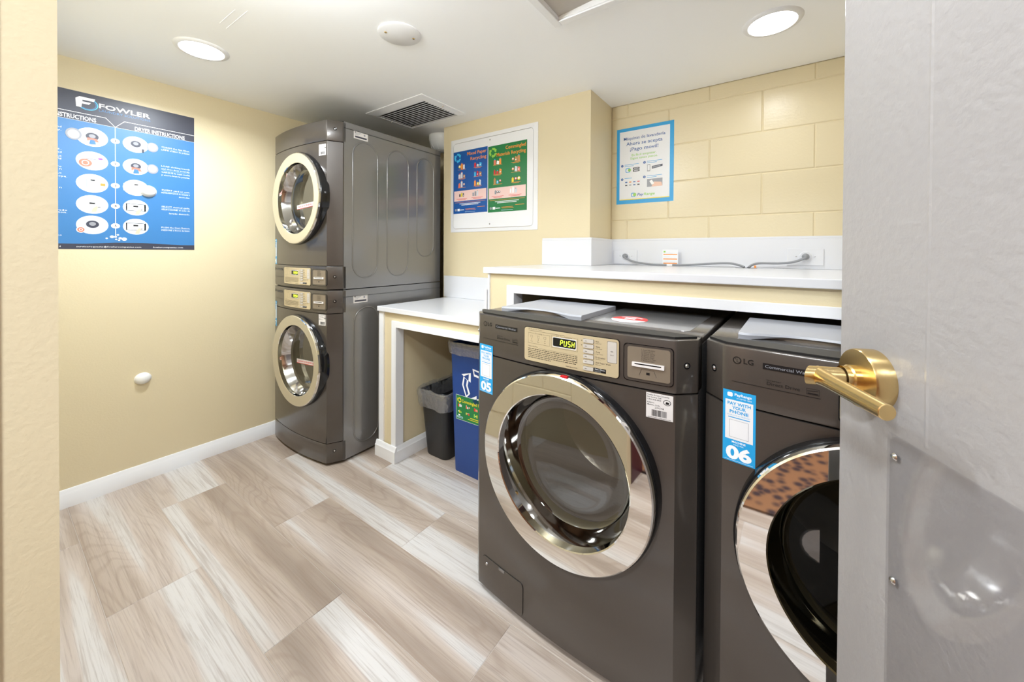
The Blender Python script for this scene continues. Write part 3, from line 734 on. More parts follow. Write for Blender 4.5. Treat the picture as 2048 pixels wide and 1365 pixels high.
# =================================================================== counters
# --- lower counter (left)
LCX0, LCX1, LCY, LCZ = -1.898, -1.112, 1.335, 0.867
t = thing('low_counter_base', 'yellow open-fronted counter base with white trim and baseboard over the bins', 'counter base', (LCX0, LCY, 0)); o = t.location.copy()
PX = -1.75     # inner side of left post
FY = LCY+0.022
B().box(LCX0+0.006, PX-0.004, FY, YC-0.002, 0.001, LCZ-0.0285).build('side_wall', 'yellow_paint', t, o)
B().box(PX-0.004, LCX1-0.002, FY, FY+0.03, 0.762, LCZ-0.0285).build('header_panel', 'yellow_paint', t, o)
B().box(LCX0, LCX0+0.042, FY-0.010, FY+0.035, 0.08, LCZ-0.028).build('corner_trim', 'white_trim', t, o, bevel=0.002)
B().box(PX-0.034, PX, FY-0.010, FY, 0.08, 0.792).box(PX-0.004, PX+0.006, FY-0.010, FY+0.045, 0.08, 0.762).build('jamb_trim', 'white_trim', t, o, bevel=0.0015)
B().box(PX, LCX1-0.004, FY-0.010, FY, 0.762, 0.792).box(PX+0.006, LCX1-0.004, FY-0.010, FY+0.045, 0.757, 0.763).build('header_trim', 'white_trim', t, o, bevel=0.0015)
pf = board_profile(0.016, 0.088)
B().prism([(FY-0.010-a, z) for a, z in pf], LCX0-0.012, PX+0.018, 'x').build('baseboard_front', 'white_trim', t, o, smooth=40)
B().prism([(PX+0.002+a, z) for a, z in pf], FY-0.01, YC-0.002, 'y').build('baseboard_inside', 'white_trim', t, o, smooth=40)
B().prism([(YC-0.002-a, z) for a, z in pf], PX+0.018, LCX1-0.002, 'x').build('baseboard_back', 'white_trim', t, o, smooth=40)
tag(B().box(LCX0-0.002, LCX1-0.002, LCY, YC-0.0015, LCZ-0.028, LCZ).build('low_worktop', 'white_counter', bevel=0.003), 'short white worktop beside the stacked dryers, the lower of two', 'worktop')
t = thing('low_backsplash', 'white backsplash board behind the lower worktop', 'backsplash', (-1.93, YC, LCZ)); o = t.location.copy()
B().box(-1.932, LCX1-0.016, YC-0.015, YC-0.0005, LCZ, 1.016).build('back_board', 'white_counter', t, o, bevel=0.003)
B().box(LCX1-0.017, LCX1-0.002, 1.372, YC-0.001, LCZ, 1.010).build('side_board', 'white_counter', t, o, bevel=0.003)

# --- upper counter over the washers
UCX0, UCY, UCZ = -1.132, 1.366, 1.112
UF = UCY+0.020
t = thing('high_counter_base', 'yellow wide counter base with white framed opening behind the washers', 'counter base', (UCX0+0.02, UF, 0)); o = t.location.copy()
TX = -0.968
B().box(LCX1, TX-0.004, UF, YC-0.0005, 0, UCZ-0.028).build('side_wall', 'yellow_paint', t, o)
B().box(TX-0.004, XR, UF, UF+0.03, 1.006, UCZ-0.028).build('header_panel', 'yellow_paint', t, o)
B().box(LCX1-0.0, LCX1+0.010, UF-0.008, UF+0.02, LCZ, UCZ-0.028).build('corner_trim', 'white_trim', t, o, bevel=0.002)
B().box(TX-0.034, TX, UF-0.010, UF, 0.0, 1.034).box(TX-0.004, TX+0.006, UF-0.010, UF+0.06, 0.0, 1.004).build('jamb_trim', 'white_trim', t, o, bevel=0.0015)
B().box(TX, XR, UF-0.010, UF, 1.003, 1.034).box(TX+0.006, XR, UF-0.010, UF+0.045, 1.000, 1.0045).build('header_trim', 'white_trim', t, o, bevel=0.0015)
b = B(); b.box(UCX0, XC1, UCY, YC-0.0005, UCZ-0.028, UCZ); b.box(XC1, XR, UCY, YB-0.0005, UCZ-0.028, UCZ)
b = B().prism([(UCX0, UCY), (XR, UCY), (XR, YB-0.0005), (XC1+0.0005, YB-0.0005), (XC1+0.0005, YC-0.0005), (UCX0, YC-0.0005)], UCZ-0.028, UCZ)
t = thing('high_worktop', 'long white worktop above the washers, the higher of two', 'worktop', (UCX0, UCY, UCZ-0.028)); o = t.location.copy()
b.build('board', 'white_counter', t, o, bevel=0.003)
B().prism(rrect(-0.175, -0.085, YB-0.105, YB-0.075, 0.012, 4), UCZ-0.001, UCZ+0.0006, 'z').build('slot_shade', 'void_shade', t, o)  # dark patch on the board, shade of the cord hole as colour
t = thing('high_backsplash', 'white backsplash board running along the block wall behind the cords', 'backsplash', (UCX0, YC, UCZ)); o = t.location.copy()
BT = 0.016; BZ = 1.265
for nm, q in (('left_board', (-1.129, XC1+BT, YC-BT, YC-0.0015)), ('corner_board', (XC1+0.0015, XC1+BT, YC-0.0015, YB-BT)), ('long_board', (XC1+0.0005, XR, YB-BT, YB-0.0005))):
    B().box(q[0], q[1], q[2], q[3], UCZ+0.0006, BZ-0.012).box(q[0], q[1]-(0 if nm == 'long_board' else 0.0), q[2]+0.003, q[3], BZ-0.012, BZ).build(nm, 'white_counter', t, o, bevel=0.0015)

# outlets, cords, tag
YS = YB-BT-0.0006
def outlet(x0, x1, z0, z1, px, pz, label):
    t = thing('outlet_plate', label, 'outlet', ((x0+x1)/2, YS, z0), 0, 'outlets on the long backsplash'); o = t.location.copy()
    B().box(x0, x1, YS-0.006, YS, z0, z1).build('plate', 'white_counter', t, o, bevel=0.002)
    B().lathe([(0.0001, -0.011), (0.021, -0.011), (0.0235, -0.006)], (px, YS, pz), 'y', 32).build('socket', 'white_counter', t, o, smooth=40)
    for s in (-1, 1): B().lathe([(0.0001, -0.0075), (0.0025, -0.0072), (0.0032, -0.006)], (px+0.034*s, YS, pz), 'y', 10).build('screw', 'steel', t, o)
outlet(-0.811, -0.672, 1.117, 1.200, -0.737, 1.164, 'white outlet plate near the inner corner of the backsplash')
outlet(0.030, 0.165, 1.129, 1.206, 0.099, 1.170, 'white outlet plate beside the grey door')
def spline(pts, n=6):
    out = []
    P = [Vector(p) for p in pts]
    for i in range(len(P)-1):
        p0, p1, p2, p3 = P[max(i-1, 0)], P[i], P[i+1], P[min(i+2, len(P)-1)]
        for k in range(n):
            u = k/n
            out.append(0.5*((2*p1)+(-p0+p2)*u+(2*p0-5*p1+4*p2-p3)*u*u+(-p0+3*p1-3*p2+p3)*u**3))
    out.append(P[-1]); return out
def cord(label, pts, plug):
    t = thing('power_cord', label, 'power cord', plug, 0, 'grey washer power cords'); o = t.location.copy()
    B().tube([Vector(p)-o for p in spline(pts)], 0.0055, 10).build('cable', 'cord_grey', t, smooth=80)
    x, y, z = plug
    B().lathe([(0.0135, -0.0), (0.0145, -0.010), (0.012, -0.022), (0.0065, -0.028)], (0, 0, 0), 'y', 24, cap0=True, cap1=True).build('plug', 'cord_grey', t, smooth=50)
YQ = YS-0.0115
cord('long grey power cord from the corner outlet along the backsplash', [(-0.737, YQ-0.026, 1.164), (-0.735, 2.172, 1.158), (-0.68, 2.170, 1.133), (-0.59, 2.165, 1.1205), (-0.49, 2.165, 1.1185), (-0.40, 2.165, 1.120), (-0.28, 2.165, 1.130), (-0.20, 2.160, 1.133), (-0.155, 2.145, 1.124), (-0.137, 2.138, 1.1160)], (-0.737, YQ, 1.164))
cord('short grey power cord from the outlet beside the door', [(0.099, YQ-0.026, 1.170), (0.095, 2.172, 1.163), (0.055, 2.168, 1.145), (0.0, 2.165, 1.137), (-0.075, 2.160, 1.136), (-0.105, 2.150, 1.128), (-0.121, 2.139, 1.1135)], (0.099, YQ, 1.170))
t = thing('cord_warning_tag', 'white paper warning tag with orange stripes hanging on the long power cord', 'tag', (-0.484, 2.174, 1.1185)); o = t.location.copy()
B().box(-0.524, -0.443, 2.174, 2.1744, 1.1225, 1.202).build('paper', 'ink_paper', t, o)
B().box(-0.498, -0.470, 2.158, 2.1746, 1.1135, 1.1235).build('loop', 'ink_paper', t, o)
F = Flat()
for z in (1.125, 1.148, 1.173): F.rect(-0.519, -0.448, z, z+0.005, 'ink_orange', 2); 
for i in range(9): F.rect(-0.516, -0.46-0.012*(i % 3), 1.131+0.007*i, 1.1325+0.007*i, 'ink_lightgrey', 1)
F.rect(-0.518, -0.508, 1.186, 1.194, 'ink_lime', 2)
F.build('print', lambda x, z, off: (x-o.x, -off-0.0001, z-o.z), t)
tag(B().prism([(-0.108, 2.142), (-0.10, 2.131), (-0.02, 2.137), (-0.028, 2.150)], UCZ+0.0008, UCZ+0.0018).build('paper_scrap', 'ink_paper'), 'scrap of white paper lying beside the cord slot on the worktop', 'paper')
tag(B().prism([(-0.098, 2.137), (-0.090, 2.134), (-0.088, 2.142), (-0.096, 2.145)], UCZ+0.002, UCZ+0.014).build('orange_cap', 'ink_orange', bevel=0.002), 'tiny orange clip standing on the worktop by the cord slot', 'clip')
# =================================================================== bins
def rsec(cx, cy, hx, hy, r, z, n=5, jit=None):
    out = [(cx+x, cy+y, z) for x, y in rrect(-hx, hx, -hy, hy, r, n)]
    return out
# black waste bin
BCX, BCY = -1.603, 1.640
t = thing('waste_bin', 'black rectangular plastic waste bin under the low counter', 'waste bin', (BCX, BCY, 0))
b = B().loft([rsec(0, 0, 0.082, 0.12, 0.035, 0.0), rsec(0, 0, 0.086, 0.125, 0.037, 0.008), rsec(0, 0, 0.108, 0.158, 0.045, 0.36), rsec(0, 0, 0.115, 0.165, 0.047, 0.368), rsec(0, 0, 0.115, 0.165, 0.047, 0.38),
              rsec(0, 0, 0.106, 0.156, 0.044, 0.38), rsec(0, 0, 0.082, 0.12, 0.034, 0.012)], cap0=True, cap1=True)
b.build('body', 'bin_black', t, smooth=40)
def liner(name, label, cx, cy, prof, r, seed, amp, n=14, dense=1):
    """film folded over a rim: prof = (hx, hy, z)"""
    rn = random.Random(seed); t = thing(name, label, 'bin liner', (cx, cy, prof[0][2])); secs = []
    z0 = prof[0][2]
    ph = [rn.uniform(0, 6.28) for _ in range(8)]
    for k, (hx, hy, z) in enumerate(prof):
        pts = rrect(-hx, hx, -hy, hy, r, n); full = []
        for i in range(len(pts)):
            p, q = pts[i], pts[(i+1) % len(pts)]
            d = math.hypot(q[0]-p[0], q[1]-p[1]); m_ = max(1, int(d/0.012))
            for j in range(m_): full.append((p[0]+(q[0]-p[0])*j/m_, p[1]+(q[1]-p[1])*j/m_))
        if k == 0: cnt = len(full)
        # resample to a constant count
        L_ = [0]
        for i in range(len(full)): a, c = full[i], full[(i+1) % len(full)]; L_.append(L_[-1]+math.hypot(c[0]-a[0], c[1]-a[1]))
        sec = []; N_ = 160; i = 0
        for s_ in range(N_):
            target = L_[-1]*s_/N_
            while L_[i+1] < target: i += 1
            f = (target-L_[i])/(L_[i+1]-L_[i]+1e-9); a, c = full[i], full[(i+1) % len(full)]
            x, y = a[0]+(c[0]-a[0])*f, a[1]+(c[1]-a[1])*f
            u = 2*PI*s_/N_
            wv = math.sin(9*u+ph[0]+k)*0.5+math.sin(23*u+ph[1]+k*1.7)*0.35+math.sin(41*u+ph[2]-k*2.3)*0.3
            g = amp*wv*(1.0 if 0 < k < len(prof)-1 else 0.5); l = math.hypot(x, y)
            dz = amp*0.9*(math.sin(5*u+ph[3])+0.6*math.sin(13*u+ph[4]+k))
            sec.append((x*(1+g/l), y*(1+g/l), z-z0+dz*(1 if k else 0.3)))
        secs.append(sec)
    B().loft(secs).build('film', 'clear_film', t, smooth=50)
liner('black_bin_liner', 'clear crinkled plastic liner folded over the black waste bin', BCX, BCY,
      [(0.098, 0.148, 0.30), (0.104, 0.154, 0.375), (0.112, 0.162, 0.392), (0.124, 0.172, 0.394), (0.130, 0.176, 0.375), (0.126, 0.174, 0.345), (0.124, 0.172, 0.315), (0.119, 0.166, 0.292)], 0.05, 3, 0.0035)
# blue recycling bin
KX, KY = -1.297, 1.688
t = thing('recycling_bin', 'tall blue recycling bin with white arrows beside the washer', 'recycling bin', (KX, KY, 0))
def kf(z): return 0.134+(0.160-0.134)*z/0.69
b = B().loft([rsec(0, 0, 0.132, 0.196, 0.016, 0.0), rsec(0, 0, kf(0.006), 0.198, 0.018, 0.006), rsec(0, 0, kf(0.67), 0.21, 0.022, 0.67), rsec(0, 0, kf(0.67)+0.006, 0.216, 0.024, 0.674), rsec(0, 0, kf(0.67)+0.006, 0.216, 0.024, 0.69),
              rsec(0, 0, kf(0.67)-0.004, 0.206, 0.022, 0.69), rsec(0, 0, 0.128, 0.19, 0.014, 0.012)], cap0=True, cap1=True)
b.build('body', 'bin_blue', t, smooth=40)
def bin_front(x, z, off): return (x-KX, -(0.198+(0.21-0.198)*z/0.67)-0.0006-off, z)
F = Flat(); F.arrows(-1.268, 0.482, 0.098, 'ink_white', 1, t=0.40, inner='bin_blue')
F.build('arrow_print', bin_front, t)
F = Flat(); x0, x1, z0, z1 = -1.411, -1.165, 0.287, 0.420
F.rect(x0, x1, z0, z1, 'ink_lightgrey', 1); F.rect(x0+0.002, x1-0.002, z0+0.002, z1-0.002, 'ink_green', 2)
F.arrows(x0+0.025, z1-0.027, 0.0145, 'ink_yellow', 4); F.text('Commingled Recycling', x0+0.042, z1-0.036, 0.0155, 'ink_yellow', 4, w=0.19, bold=0.015)
for i in range(4): icon(F, x0+0.028+0.056*i, z1-0.055, 0.014, 70+i, ['ink_red', 'ink_white', 'ink_salmon', 'ink_lightgrey'])
for i in range(4): icon(F, x0+0.026+0.056*i, z1-0.088, 0.013, 80+i, ['ink_red', 'ink_lime', 'ink_lightgrey', 'ink_yellow'])
F.rect(x0+0.006, x0+0.05, z0+0.016, z0+0.019, 'ink_bluepale', 4); F.rect(x0+0.006, x0+0.05, z0+0.010, z0+0.0125, 'ink_bluepale', 4); F.rect(x0+0.018, x0+0.03, z0+0.022, z0+0.03, 'ink_white', 4)
F.rect(x0+0.10, x0+0.17, z0+0.024, z0+0.028, 'ink_yellow', 4); F.rect(x0+0.085, x0+0.17, z0+0.015, z0+0.018, 'ink_yellow', 4)
F.build('sorting_label', bin_front, t)
liner('blue_bin_liner', 'clear plastic liner folded over the tall blue recycling bin', KX, KY,
      [(0.150, 0.20, 0.62), (0.158, 0.206, 0.685), (0.164, 0.212, 0.698), (0.174, 0.222, 0.703), (0.176, 0.224, 0.690), (0.173, 0.222, 0.666), (0.171, 0.220, 0.648), (0.1695, 0.2185, 0.636)], 0.03, 11, 0.0024)

# =================================================================== laundry machines
SEG = {'P': 'abefg', 'U': 'bcdef', 'S': 'acdfg', 'H': 'bcefg'}
def seven(F, ch, x, z, w_, h, t, mat, L, sh=0.10):
    def P(a, c): return (x+a+sh*c, z+c)
    sg = dict(a=((0, h), (w_, h)), g=((0, h/2), (w_, h/2)), d=((0, 0), (w_, 0)), f=((0, h/2), (0, h)), b=((w_, h/2), (w_, h)), e=((0, 0), (0, h/2)), c=((w_, 0), (w_, h/2)))
    for k in SEG[ch]:
        p, q = sg[k]; g = t*0.35
        if p[1] == q[1]: p, q = (p[0]+g, p[1]), (q[0]-g, q[1])
        else: p, q = (p[0], p[1]+g), (q[0], q[1]-g)
        F.line(P(*p), P(*q), t, mat, L)

def make_machine(name, label, group, loc, rot, s, hw, hs, bow, cdep, depth, H, zlow, segs, zctl, door, number, kind, xo=0.0, cone=0.0, dy=0.0):
    """s: scale of the front layout; segs: list of (z0, z1, what); zctl: base height of the control strip; door: (x, z)"""
    T = thing(name, label, 'washing machine' if kind == 'washer' else 'tumble dryer', loc, rot, group)
    def fy(x):
        a = abs(x)
        if a <= hs: return bow*(x/hs)**2
        return bow+(cdep-bow)*(a-hs)/(hw-hs)
    def outline(x0=-hw, x1=hw, off=0.0):
        xs = [-hw, -hs]+[-hs+2*hs*i/24 for i in range(1, 24)]+[hs, hw]
        return [(x, fy(x)+off) for x in xs]
    PAINT = 'machine_grey'
    # cabinet: open towards the front
    B().box(-hw, hw, cdep+0.004, depth, zlow, H-(0.02 if kind == 'washer' else 0.0), skip=('front',)).build('cabinet', 'machine_side', T, smooth=30)
    B().box(-hw+0.03, hw-0.03, cdep+0.012, depth-0.05, 0.001 if loc[2] < 0.01 else zlow-0.0005, zlow+0.002).build('plinth', 'black_rubber', T)
    # front segments
    g = 0.0016
    dx, dz = door; R = 0.278*s
    for z0, z1, what in segs:
        z0 += g; z1 -= g
        if what == 'door':
            b = B(); n = 96; rr_ = R*0.90; rings = 7; vs_ = []; fs = []
            for i in range(n):
                a = 2*PI*i/n+PI/4*0; ca, sa = math.cos(a), math.sin(a)
                tx = ((hs-dx)/ca if ca > 0 else (-hs-dx)/ca) if abs(ca) > 1e-6 else 1e9
                tz = ((z1-dz)/sa if sa > 0 else (z0-dz)/sa) if abs(sa) > 1e-6 else 1e9
                te = min(tx, tz)
                for k in range(rings+1):
                    r_ = rr_+(te-rr_)*k/rings
                    x = dx+r_*ca; vs_.append((x, fy(max(-hs, min(hs, x))), dz+r_*sa))
            for i in range(n):
                j = (i+1) % n
                for k in range(rings): fs.append((i*(rings+1)+k, i*(rings+1)+k+1, j*(rings+1)+k+1, j*(rings+1)+k))
            # corner fill
            for cxs, czs in ((hs, z1), (-hs, z1), (-hs, z0), (hs, z0)):
                best = sorted(range(n), key=lambda i: (vs_[i*(rings+1)+rings][0]-cxs)**2+(vs_[i*(rings+1)+rings][2]-czs)**2)[:2]
                i, j = sorted(best)
                if j-i > 2: i, j = j, i
                vs_.append((cxs, fy(hs), czs)); fs.append((i*(rings+1)+rings, len(vs_)-1, j*(rings+1)+rings))
            b.add(vs_, fs)
            for sg_ in (-1, 1):
                b.add([(sg_*hs, fy(hs), z0), (sg_*hw, cdep, z0), (sg_*hw, cdep, z1), (sg_*hs, fy(hs), z1)], [(0, 1, 2, 3) if sg_ > 0 else (3, 2, 1, 0)])
                b.add([(sg_*hw, cdep, z0), (sg_*hw, cdep+0.006, z0), (sg_*hw, cdep+0.006, z1), (sg_*hw, cdep, z1)], [(0, 1, 2, 3)])
            o_ = outline(); m_ = len(o_)
            for zc_ in (z0, z1):   # rim flanges
                b.add([(x, y, zc_) for x, y in o_]+[(x, y+0.02, zc_) for x, y in o_], [(i, i+1, m_+i+1, m_+i) for i in range(m_-1)])
            b.build('front_panel', PAINT, T, smooth=25)
        else:
            o_ = outline(); yb_ = 0.112 if (kind == 'washer' and what == 'control') else cdep+0.02; pts = o_+[(hw, yb_), (-hw, yb_)]
            nm = {'control': 'control_strip', 'kick': 'kick_panel', 'cap': 'top_cap'}[what]
            cs = B().prism(pts, z0, z1).build(nm, PAINT, T, bevel=0.004 if (what == 'cap' or kind == 'washer') else 0.0015, smooth=28)
            if what == 'control': CS = cs
    B().prism([(x*0.985, y+0.012) for x, y in outline()]+[(hw*0.98, cdep+0.022), (-hw*0.98, cdep+0.022)], segs[0][1]-0.004, segs[0][1]+0.004).build('seam_backing', 'black_rubber', T)  # black backing that puts the shade of the panel seam into colour
    # ---- door
    D = B().lathe([(0.279*s, 0.028), (0.279*s, -0.012), (0.276*s, -0.020), (0.270*s, -0.024), (0.262*s, -0.022), (0.20*s, 0.03)], (dx, dy, dz), 'y', 96).build('door', 'black_gloss', T, smooth=40)
    B().lathe([(0.2745*s, -0.0215), (0.2725*s, -0.0300), (0.2690*s, -0.0330), (0.2160*s, -0.0322+cone), (0.2130*s, -0.0300+cone), (0.211*s, -0.006)], (dx, dy, dz), 'y', 128).build('chrome_ring', 'chrome', D, smooth=22)
    B().lathe([(0.190*s, 0.0385), (0.185*s, 0.0435), (0.176*s, 0.0465), (0.13*s, 0.048), (0.07*s, 0.0488), (0.0002, 0.049)], (dx, dy, dz), 'y', 96).build('porthole', 'porthole_glass', D, smooth=35)
    B().lathe([(0.2125*s, -0.010), (0.206*s, 0.002), (0.197*s, 0.024), (0.1905*s, 0.039)], (dx, dy, dz), 'y', 96).build('porthole_rim', 'rim_steel' if kind == 'dryer' else 'rim_dark', D, smooth=35)
    if kind == 'dryer':
        F = Flat(); F.rect(dx-0.135*s, dx+0.075*s, dz-0.045*s, dz-0.018*s, 'ink_label', 0, 8); F.rect(dx-0.135*s, dx+0.075*s, dz-0.045*s, dz-0.042*s, 'ink_red', 1, 8)
        F.text('CLEAN LINT FILTER BEFORE USE', dx-0.03*s, dz-0.036*s, 0.010*s, 'ink_red', 2, w=0.195*s, align='C', bold=0.02)
        ca, sa = math.cos(0.06), math.sin(0.06)
        F.v = [(dx+(x-dx)*ca-(z-dz)*sa, dz+(x-dx)*sa+(z-dz)*ca, L) for x, z, L in F.v]
        F.build('lint_sticker', lambda x, z, off: (x, 0.0475+dy-off, z), D)
    else:
        B().box(dx+0.012, dx+0.034, -0.0300, -0.0225, dz+0.2735*s-0.012, dz+0.2735*s+0.003).build('red_tab', 'alarm_red', D, bevel=0.001) if False else None
    # drum behind the glass
    B().lathe([(0.262*s, 0.030), (0.250*s, 0.055), (0.20*s, 0.092), (0.20*s, 0.10)], (dx, 0, dz), 'y', 64).build('door_seal', 'black_rubber', T, smooth=50)
    B().lathe([(0.20*s, 0.095), (0.235*s, 0.13), (0.235*s, 0.42), (0.21*s, 0.44), (0.0002, 0.45)], (dx, 0, dz), 'y', 64).build('drum', 'drum_steel', T, smooth=40)
    # ---- control strip furniture; layout in washer metres, scaled
    def X(x): return (x+xo)*s
    def Z(z): return zctl+(z-0.83)*s
    def onf(off0): return lambda x, z, off: (x, fy(x)-off0-off, z)
    def curved(x0, x1, z0, z1, r, off, th, nmat, nm, par, n=18):
        """rounded plate following the bowed front"""
        b = B(); xs = sorted(set([x0+r*(1-math.cos(PI/2*i/4)) for i in range(5)]+[x1-r*(1-math.cos(PI/2*i/4)) for i in range(5)]+[x0+(x1-x0)*i/n for i in range(1, n)]))
        cols = []
        for x in xs:
            dd = 0
            if x < x0+r: dd = r-math.sqrt(max(0, r*r-(x0+r-x)**2))
            elif x > x1-r: dd = r-math.sqrt(max(0, r*r-(x-(x1-r))**2))
            cols.append((x, z0+dd, z1-dd))
        m_ = len(cols)
        vs_ = [(x, fy(x)-off-th, a) for x, a, c in cols]+[(x, fy(x)-off-th, c) for x, a, c in cols]+[(x, fy(x)-off, a) for x, a, c in cols]+[(x, fy(x)-off, c) for x, a, c in cols]
        fs = []
        for i in range(m_-1):
            fs += [(i, i+1, m_+i+1, m_+i), (2*m_+i+1, 2*m_+i, i, i+1)[::-1], (m_+i, m_+i+1, 3*m_+i+1, 3*m_+i)]
        fs += [(0, m_, 3*m_, 2*m_), (m_-1, 2*m_-1, 4*m_-1, 3*m_-1)]
        b.add(vs_, fs); return b.build(nm, nmat, par, smooth=30)
    curved(X(-0.1445), X(0.1625), Z(0.8455), Z(0.9515), 0.009*s, 0.0, 0.0008, 'black_gloss', 'panel_gap', CS)
    PN = curved(X(-0.1425), X(0.1605), Z(0.8475), Z(0.9495), 0.008*s, 0.0, 0.0035, 'panel_beige', 'control_panel', T)
    curved(X(-0.0385), X(0.0385), Z(0.904), Z(0.933), 0.003*s, 0.0035, 0.0006, 'ink_white', 'display_rim', PN, 6)
    curved(X(-0.0372), X(0.0372), Z(0.9065), Z(0.9315), 0.0025*s, 0.0041, 0.0006, 'black_gloss', 'display', PN, 6)
    F = Flat()
    for i, ch in enumerate('PUSH'): seven(F, ch, X(-0.0125+0.0124*i), Z(0.9112), 0.0072*s, 0.0150*s, 0.0017*s, 'display_glow', 1)
    F.build('display_digits', onf(0.0049), PN)
    for i in range(6):
        zt_ = (0.942, 0.9275, 0.913, 0.8985, 0.884, 0.865)[i]
        curved(X(0.060), X(0.0915), Z(zt_-0.0115), Z(zt_), 0.002*s, 0.0035, 0.0004, 'ink_dim', 'button_rim', PN, 3)
        curved(X(0.0608), X(0.0907), Z(zt_-0.0108), Z(zt_-0.0007), 0.002*s, 0.0039, 0.0022, 'button_grey', 'button', PN, 3)
    curved(X(0.1295), X(0.1560), Z(0.8855), Z(0.9435), 0.003*s, 0.0035, 0.0003, 'ink_dim', 'wireless_pad_rim', PN, 4)
    curved(X(0.1303), X(0.1552), Z(0.8863), Z(0.9427), 0.003*s, 0.0038, 0.0004, 'button_grey', 'wireless_pad', PN, 4)
    F = Flat()
    T1 = 'ink_text'
    F.frame(X(-0.128), X(-0.049), Z(0.902), Z(0.934), 0.0005*s, T1, 1, 8); F.rect(X(-0.104), X(-0.074), Z(0.931), Z(0.936), 'panel_beige', 2, 3)
    F.text('Processing', X(-0.089), Z(0.9325), 0.0034*s, T1, 3, w=0.026*s, align='C', res=1)
    for i in range(3):
        x = X(-0.115+0.0245*i); F.frame(x-0.004*s, x+0.004*s, Z(0.9205), Z(0.927), 0.0005*s, T1, 1); F.disc(x, Z(0.915), 0.0014*s, T1, 1, n=8)
        F.text(('Wash', 'Rinse', 'Spin')[i], x, Z(0.9075), 0.0026*s, T1, 1, align='C', res=1)
    F.frame(X(-0.0435), X(0.0435), Z(0.9005), Z(0.9375), 0.0005*s, T1, 1, 8); F.rect(X(-0.029), X(0.029), Z(0.9345), Z(0.939), 'panel_beige', 2, 4)
    F.text('EST. Time Remaining', X(0), Z(0.9352), 0.0034*s, T1, 3, w=0.052*s, align='C', res=1)
    F.text('Safe Energy, Safe Planet', X(-0.128), Z(0.9445), 0.0026*s, T1, 1, w=0.05*s, res=1); F.rect(X(-0.128), X(-0.0), Z(0.9405), Z(0.9412), T1, 1, 8)
    F.text('Washer Safety Rules' if kind == 'washer' else 'Dryer Safety Rules', X(-0.128), Z(0.8915), 0.0034*s, T1, 1, w=0.036*s, res=1)
    F.rect(X(-0.09), X(0.042), Z(0.8895), Z(0.890), T1, 1, 8)
    for i in range(6):
        rn = random.Random(i); x = -0.128; z = 0.8845-0.0053*i; end = 0.042 if i < 5 else -0.045
        while x < end-0.004:
            l = min(rn.uniform(0.004, 0.012), end-x); F.rect(X(x), X(x+l), Z(z), Z(z+0.0020), T1, 1); x += l+0.0018
    F.text('www.lgeus.com', X(0.042), Z(0.8525), 0.0036*s, T1, 1, w=0.037*s, align='R', bold=0.01, res=1)
    for i, (a, c) in enumerate((('Hot', 'Heavy Soil'), ('Warm', 'Perm. Press'), ('Cold', 'Bright Colors'), ('Delicates', 'Woolens'), ('Add Super Wash', 'Extra time'))):
        z = (0.942, 0.9275, 0.913, 0.8985, 0.884)[i]
        F.text(a, X(0.0965), Z(z-0.006), 0.0042*s, T1, 1, w=0.0036*len(a)*s*0.85, bold=0.01, res=1); F.text(c, X(0.0965), Z(z-0.0105), 0.0026*s, T1, 1, res=1)
        F.rect(X(0.066), X(0.072), Z(z-0.0065), Z(z-0.0053), T1, 16)
    F.rect(X(0.066), X(0.072), Z(0.8585), Z(0.8597), T1, 16)
    F.poly([(X(0.0535), Z(0.934)), (X(0.0565), Z(0.934)), (X(0.055), Z(0.938))], T1, 1); F.poly([(X(0.0535), Z(0.924)), (X(0.0565), Z(0.924)), (X(0.055), Z(0.920))], T1, 1)
    F.rect(X(0.0915), X(0.1265), Z(0.8535), Z(0.865), 'ink_black', 1, 3); F.text('Start / Pause', X(0.0945), Z(0.8598), 0.0036*s, 'ink_white', 2, w=0.029*s, bold=0.01, res=1); F.text('Insert Card', X(0.0945), Z(0.8552), 0.0026*s, 'ink_lightgrey', 2, res=1)
    F.ring(X(0.1428), Z(0.913), 0.0046*s, 0.0053*s, T1, 8, n=8, a0=0.7, a1=2.44); F.ring(X(0.1428), Z(0.913), 0.0028*s, 0.0035*s, T1, 8, n=8, a0=0.7, a1=2.44); F.text('Wi-Fi', X(0.1428), Z(0.9055), 0.003*s, T1, 8, align='C', res=1)
    F.build('panel_print', onf(0.0036), PN)
    # badges printed on the strip
    F = Flat()
    F.ring(X(-0.322), Z(0.935), 0.0062*s, 0.0085*s, 'ink_black', 1, n=24); F.disc(X(-0.322), Z(0.935), 0.0062*s, 'ink_dim', 1); F.line((X(-0.322), Z(0.931)), (X(-0.322), Z(0.939)), 0.0012*s, 'ink_black', 2); F.line((X(-0.322), Z(0.931)), (X(-0.3185), Z(0.931)), 0.0012*s, 'ink_black', 2); F.disc(X(-0.325), Z(0.938), 0.0011*s, 'ink_black', 2, n=8)
    F.text('LG', X(-0.309), Z(0.9295), 0.0115*s, 'ink_black', 1, w=0.0195*s, bold=0.012)
    F.build('logo_print', onf(0.0006), CS); F = Flat()
    F.rect(X(-0.272), X(-0.175), Z(0.926), Z(0.9395), 'ink_black', 1, 6); F.text('Commercial Washer' if kind == 'washer' else 'Commercial Dryer', X(-0.2235), Z(0.9298), 0.0062*s, 'ink_grey', 2, w=0.088*s, align='C')
    F.build('name_plate', onf(0.0006), CS); F = Flat()
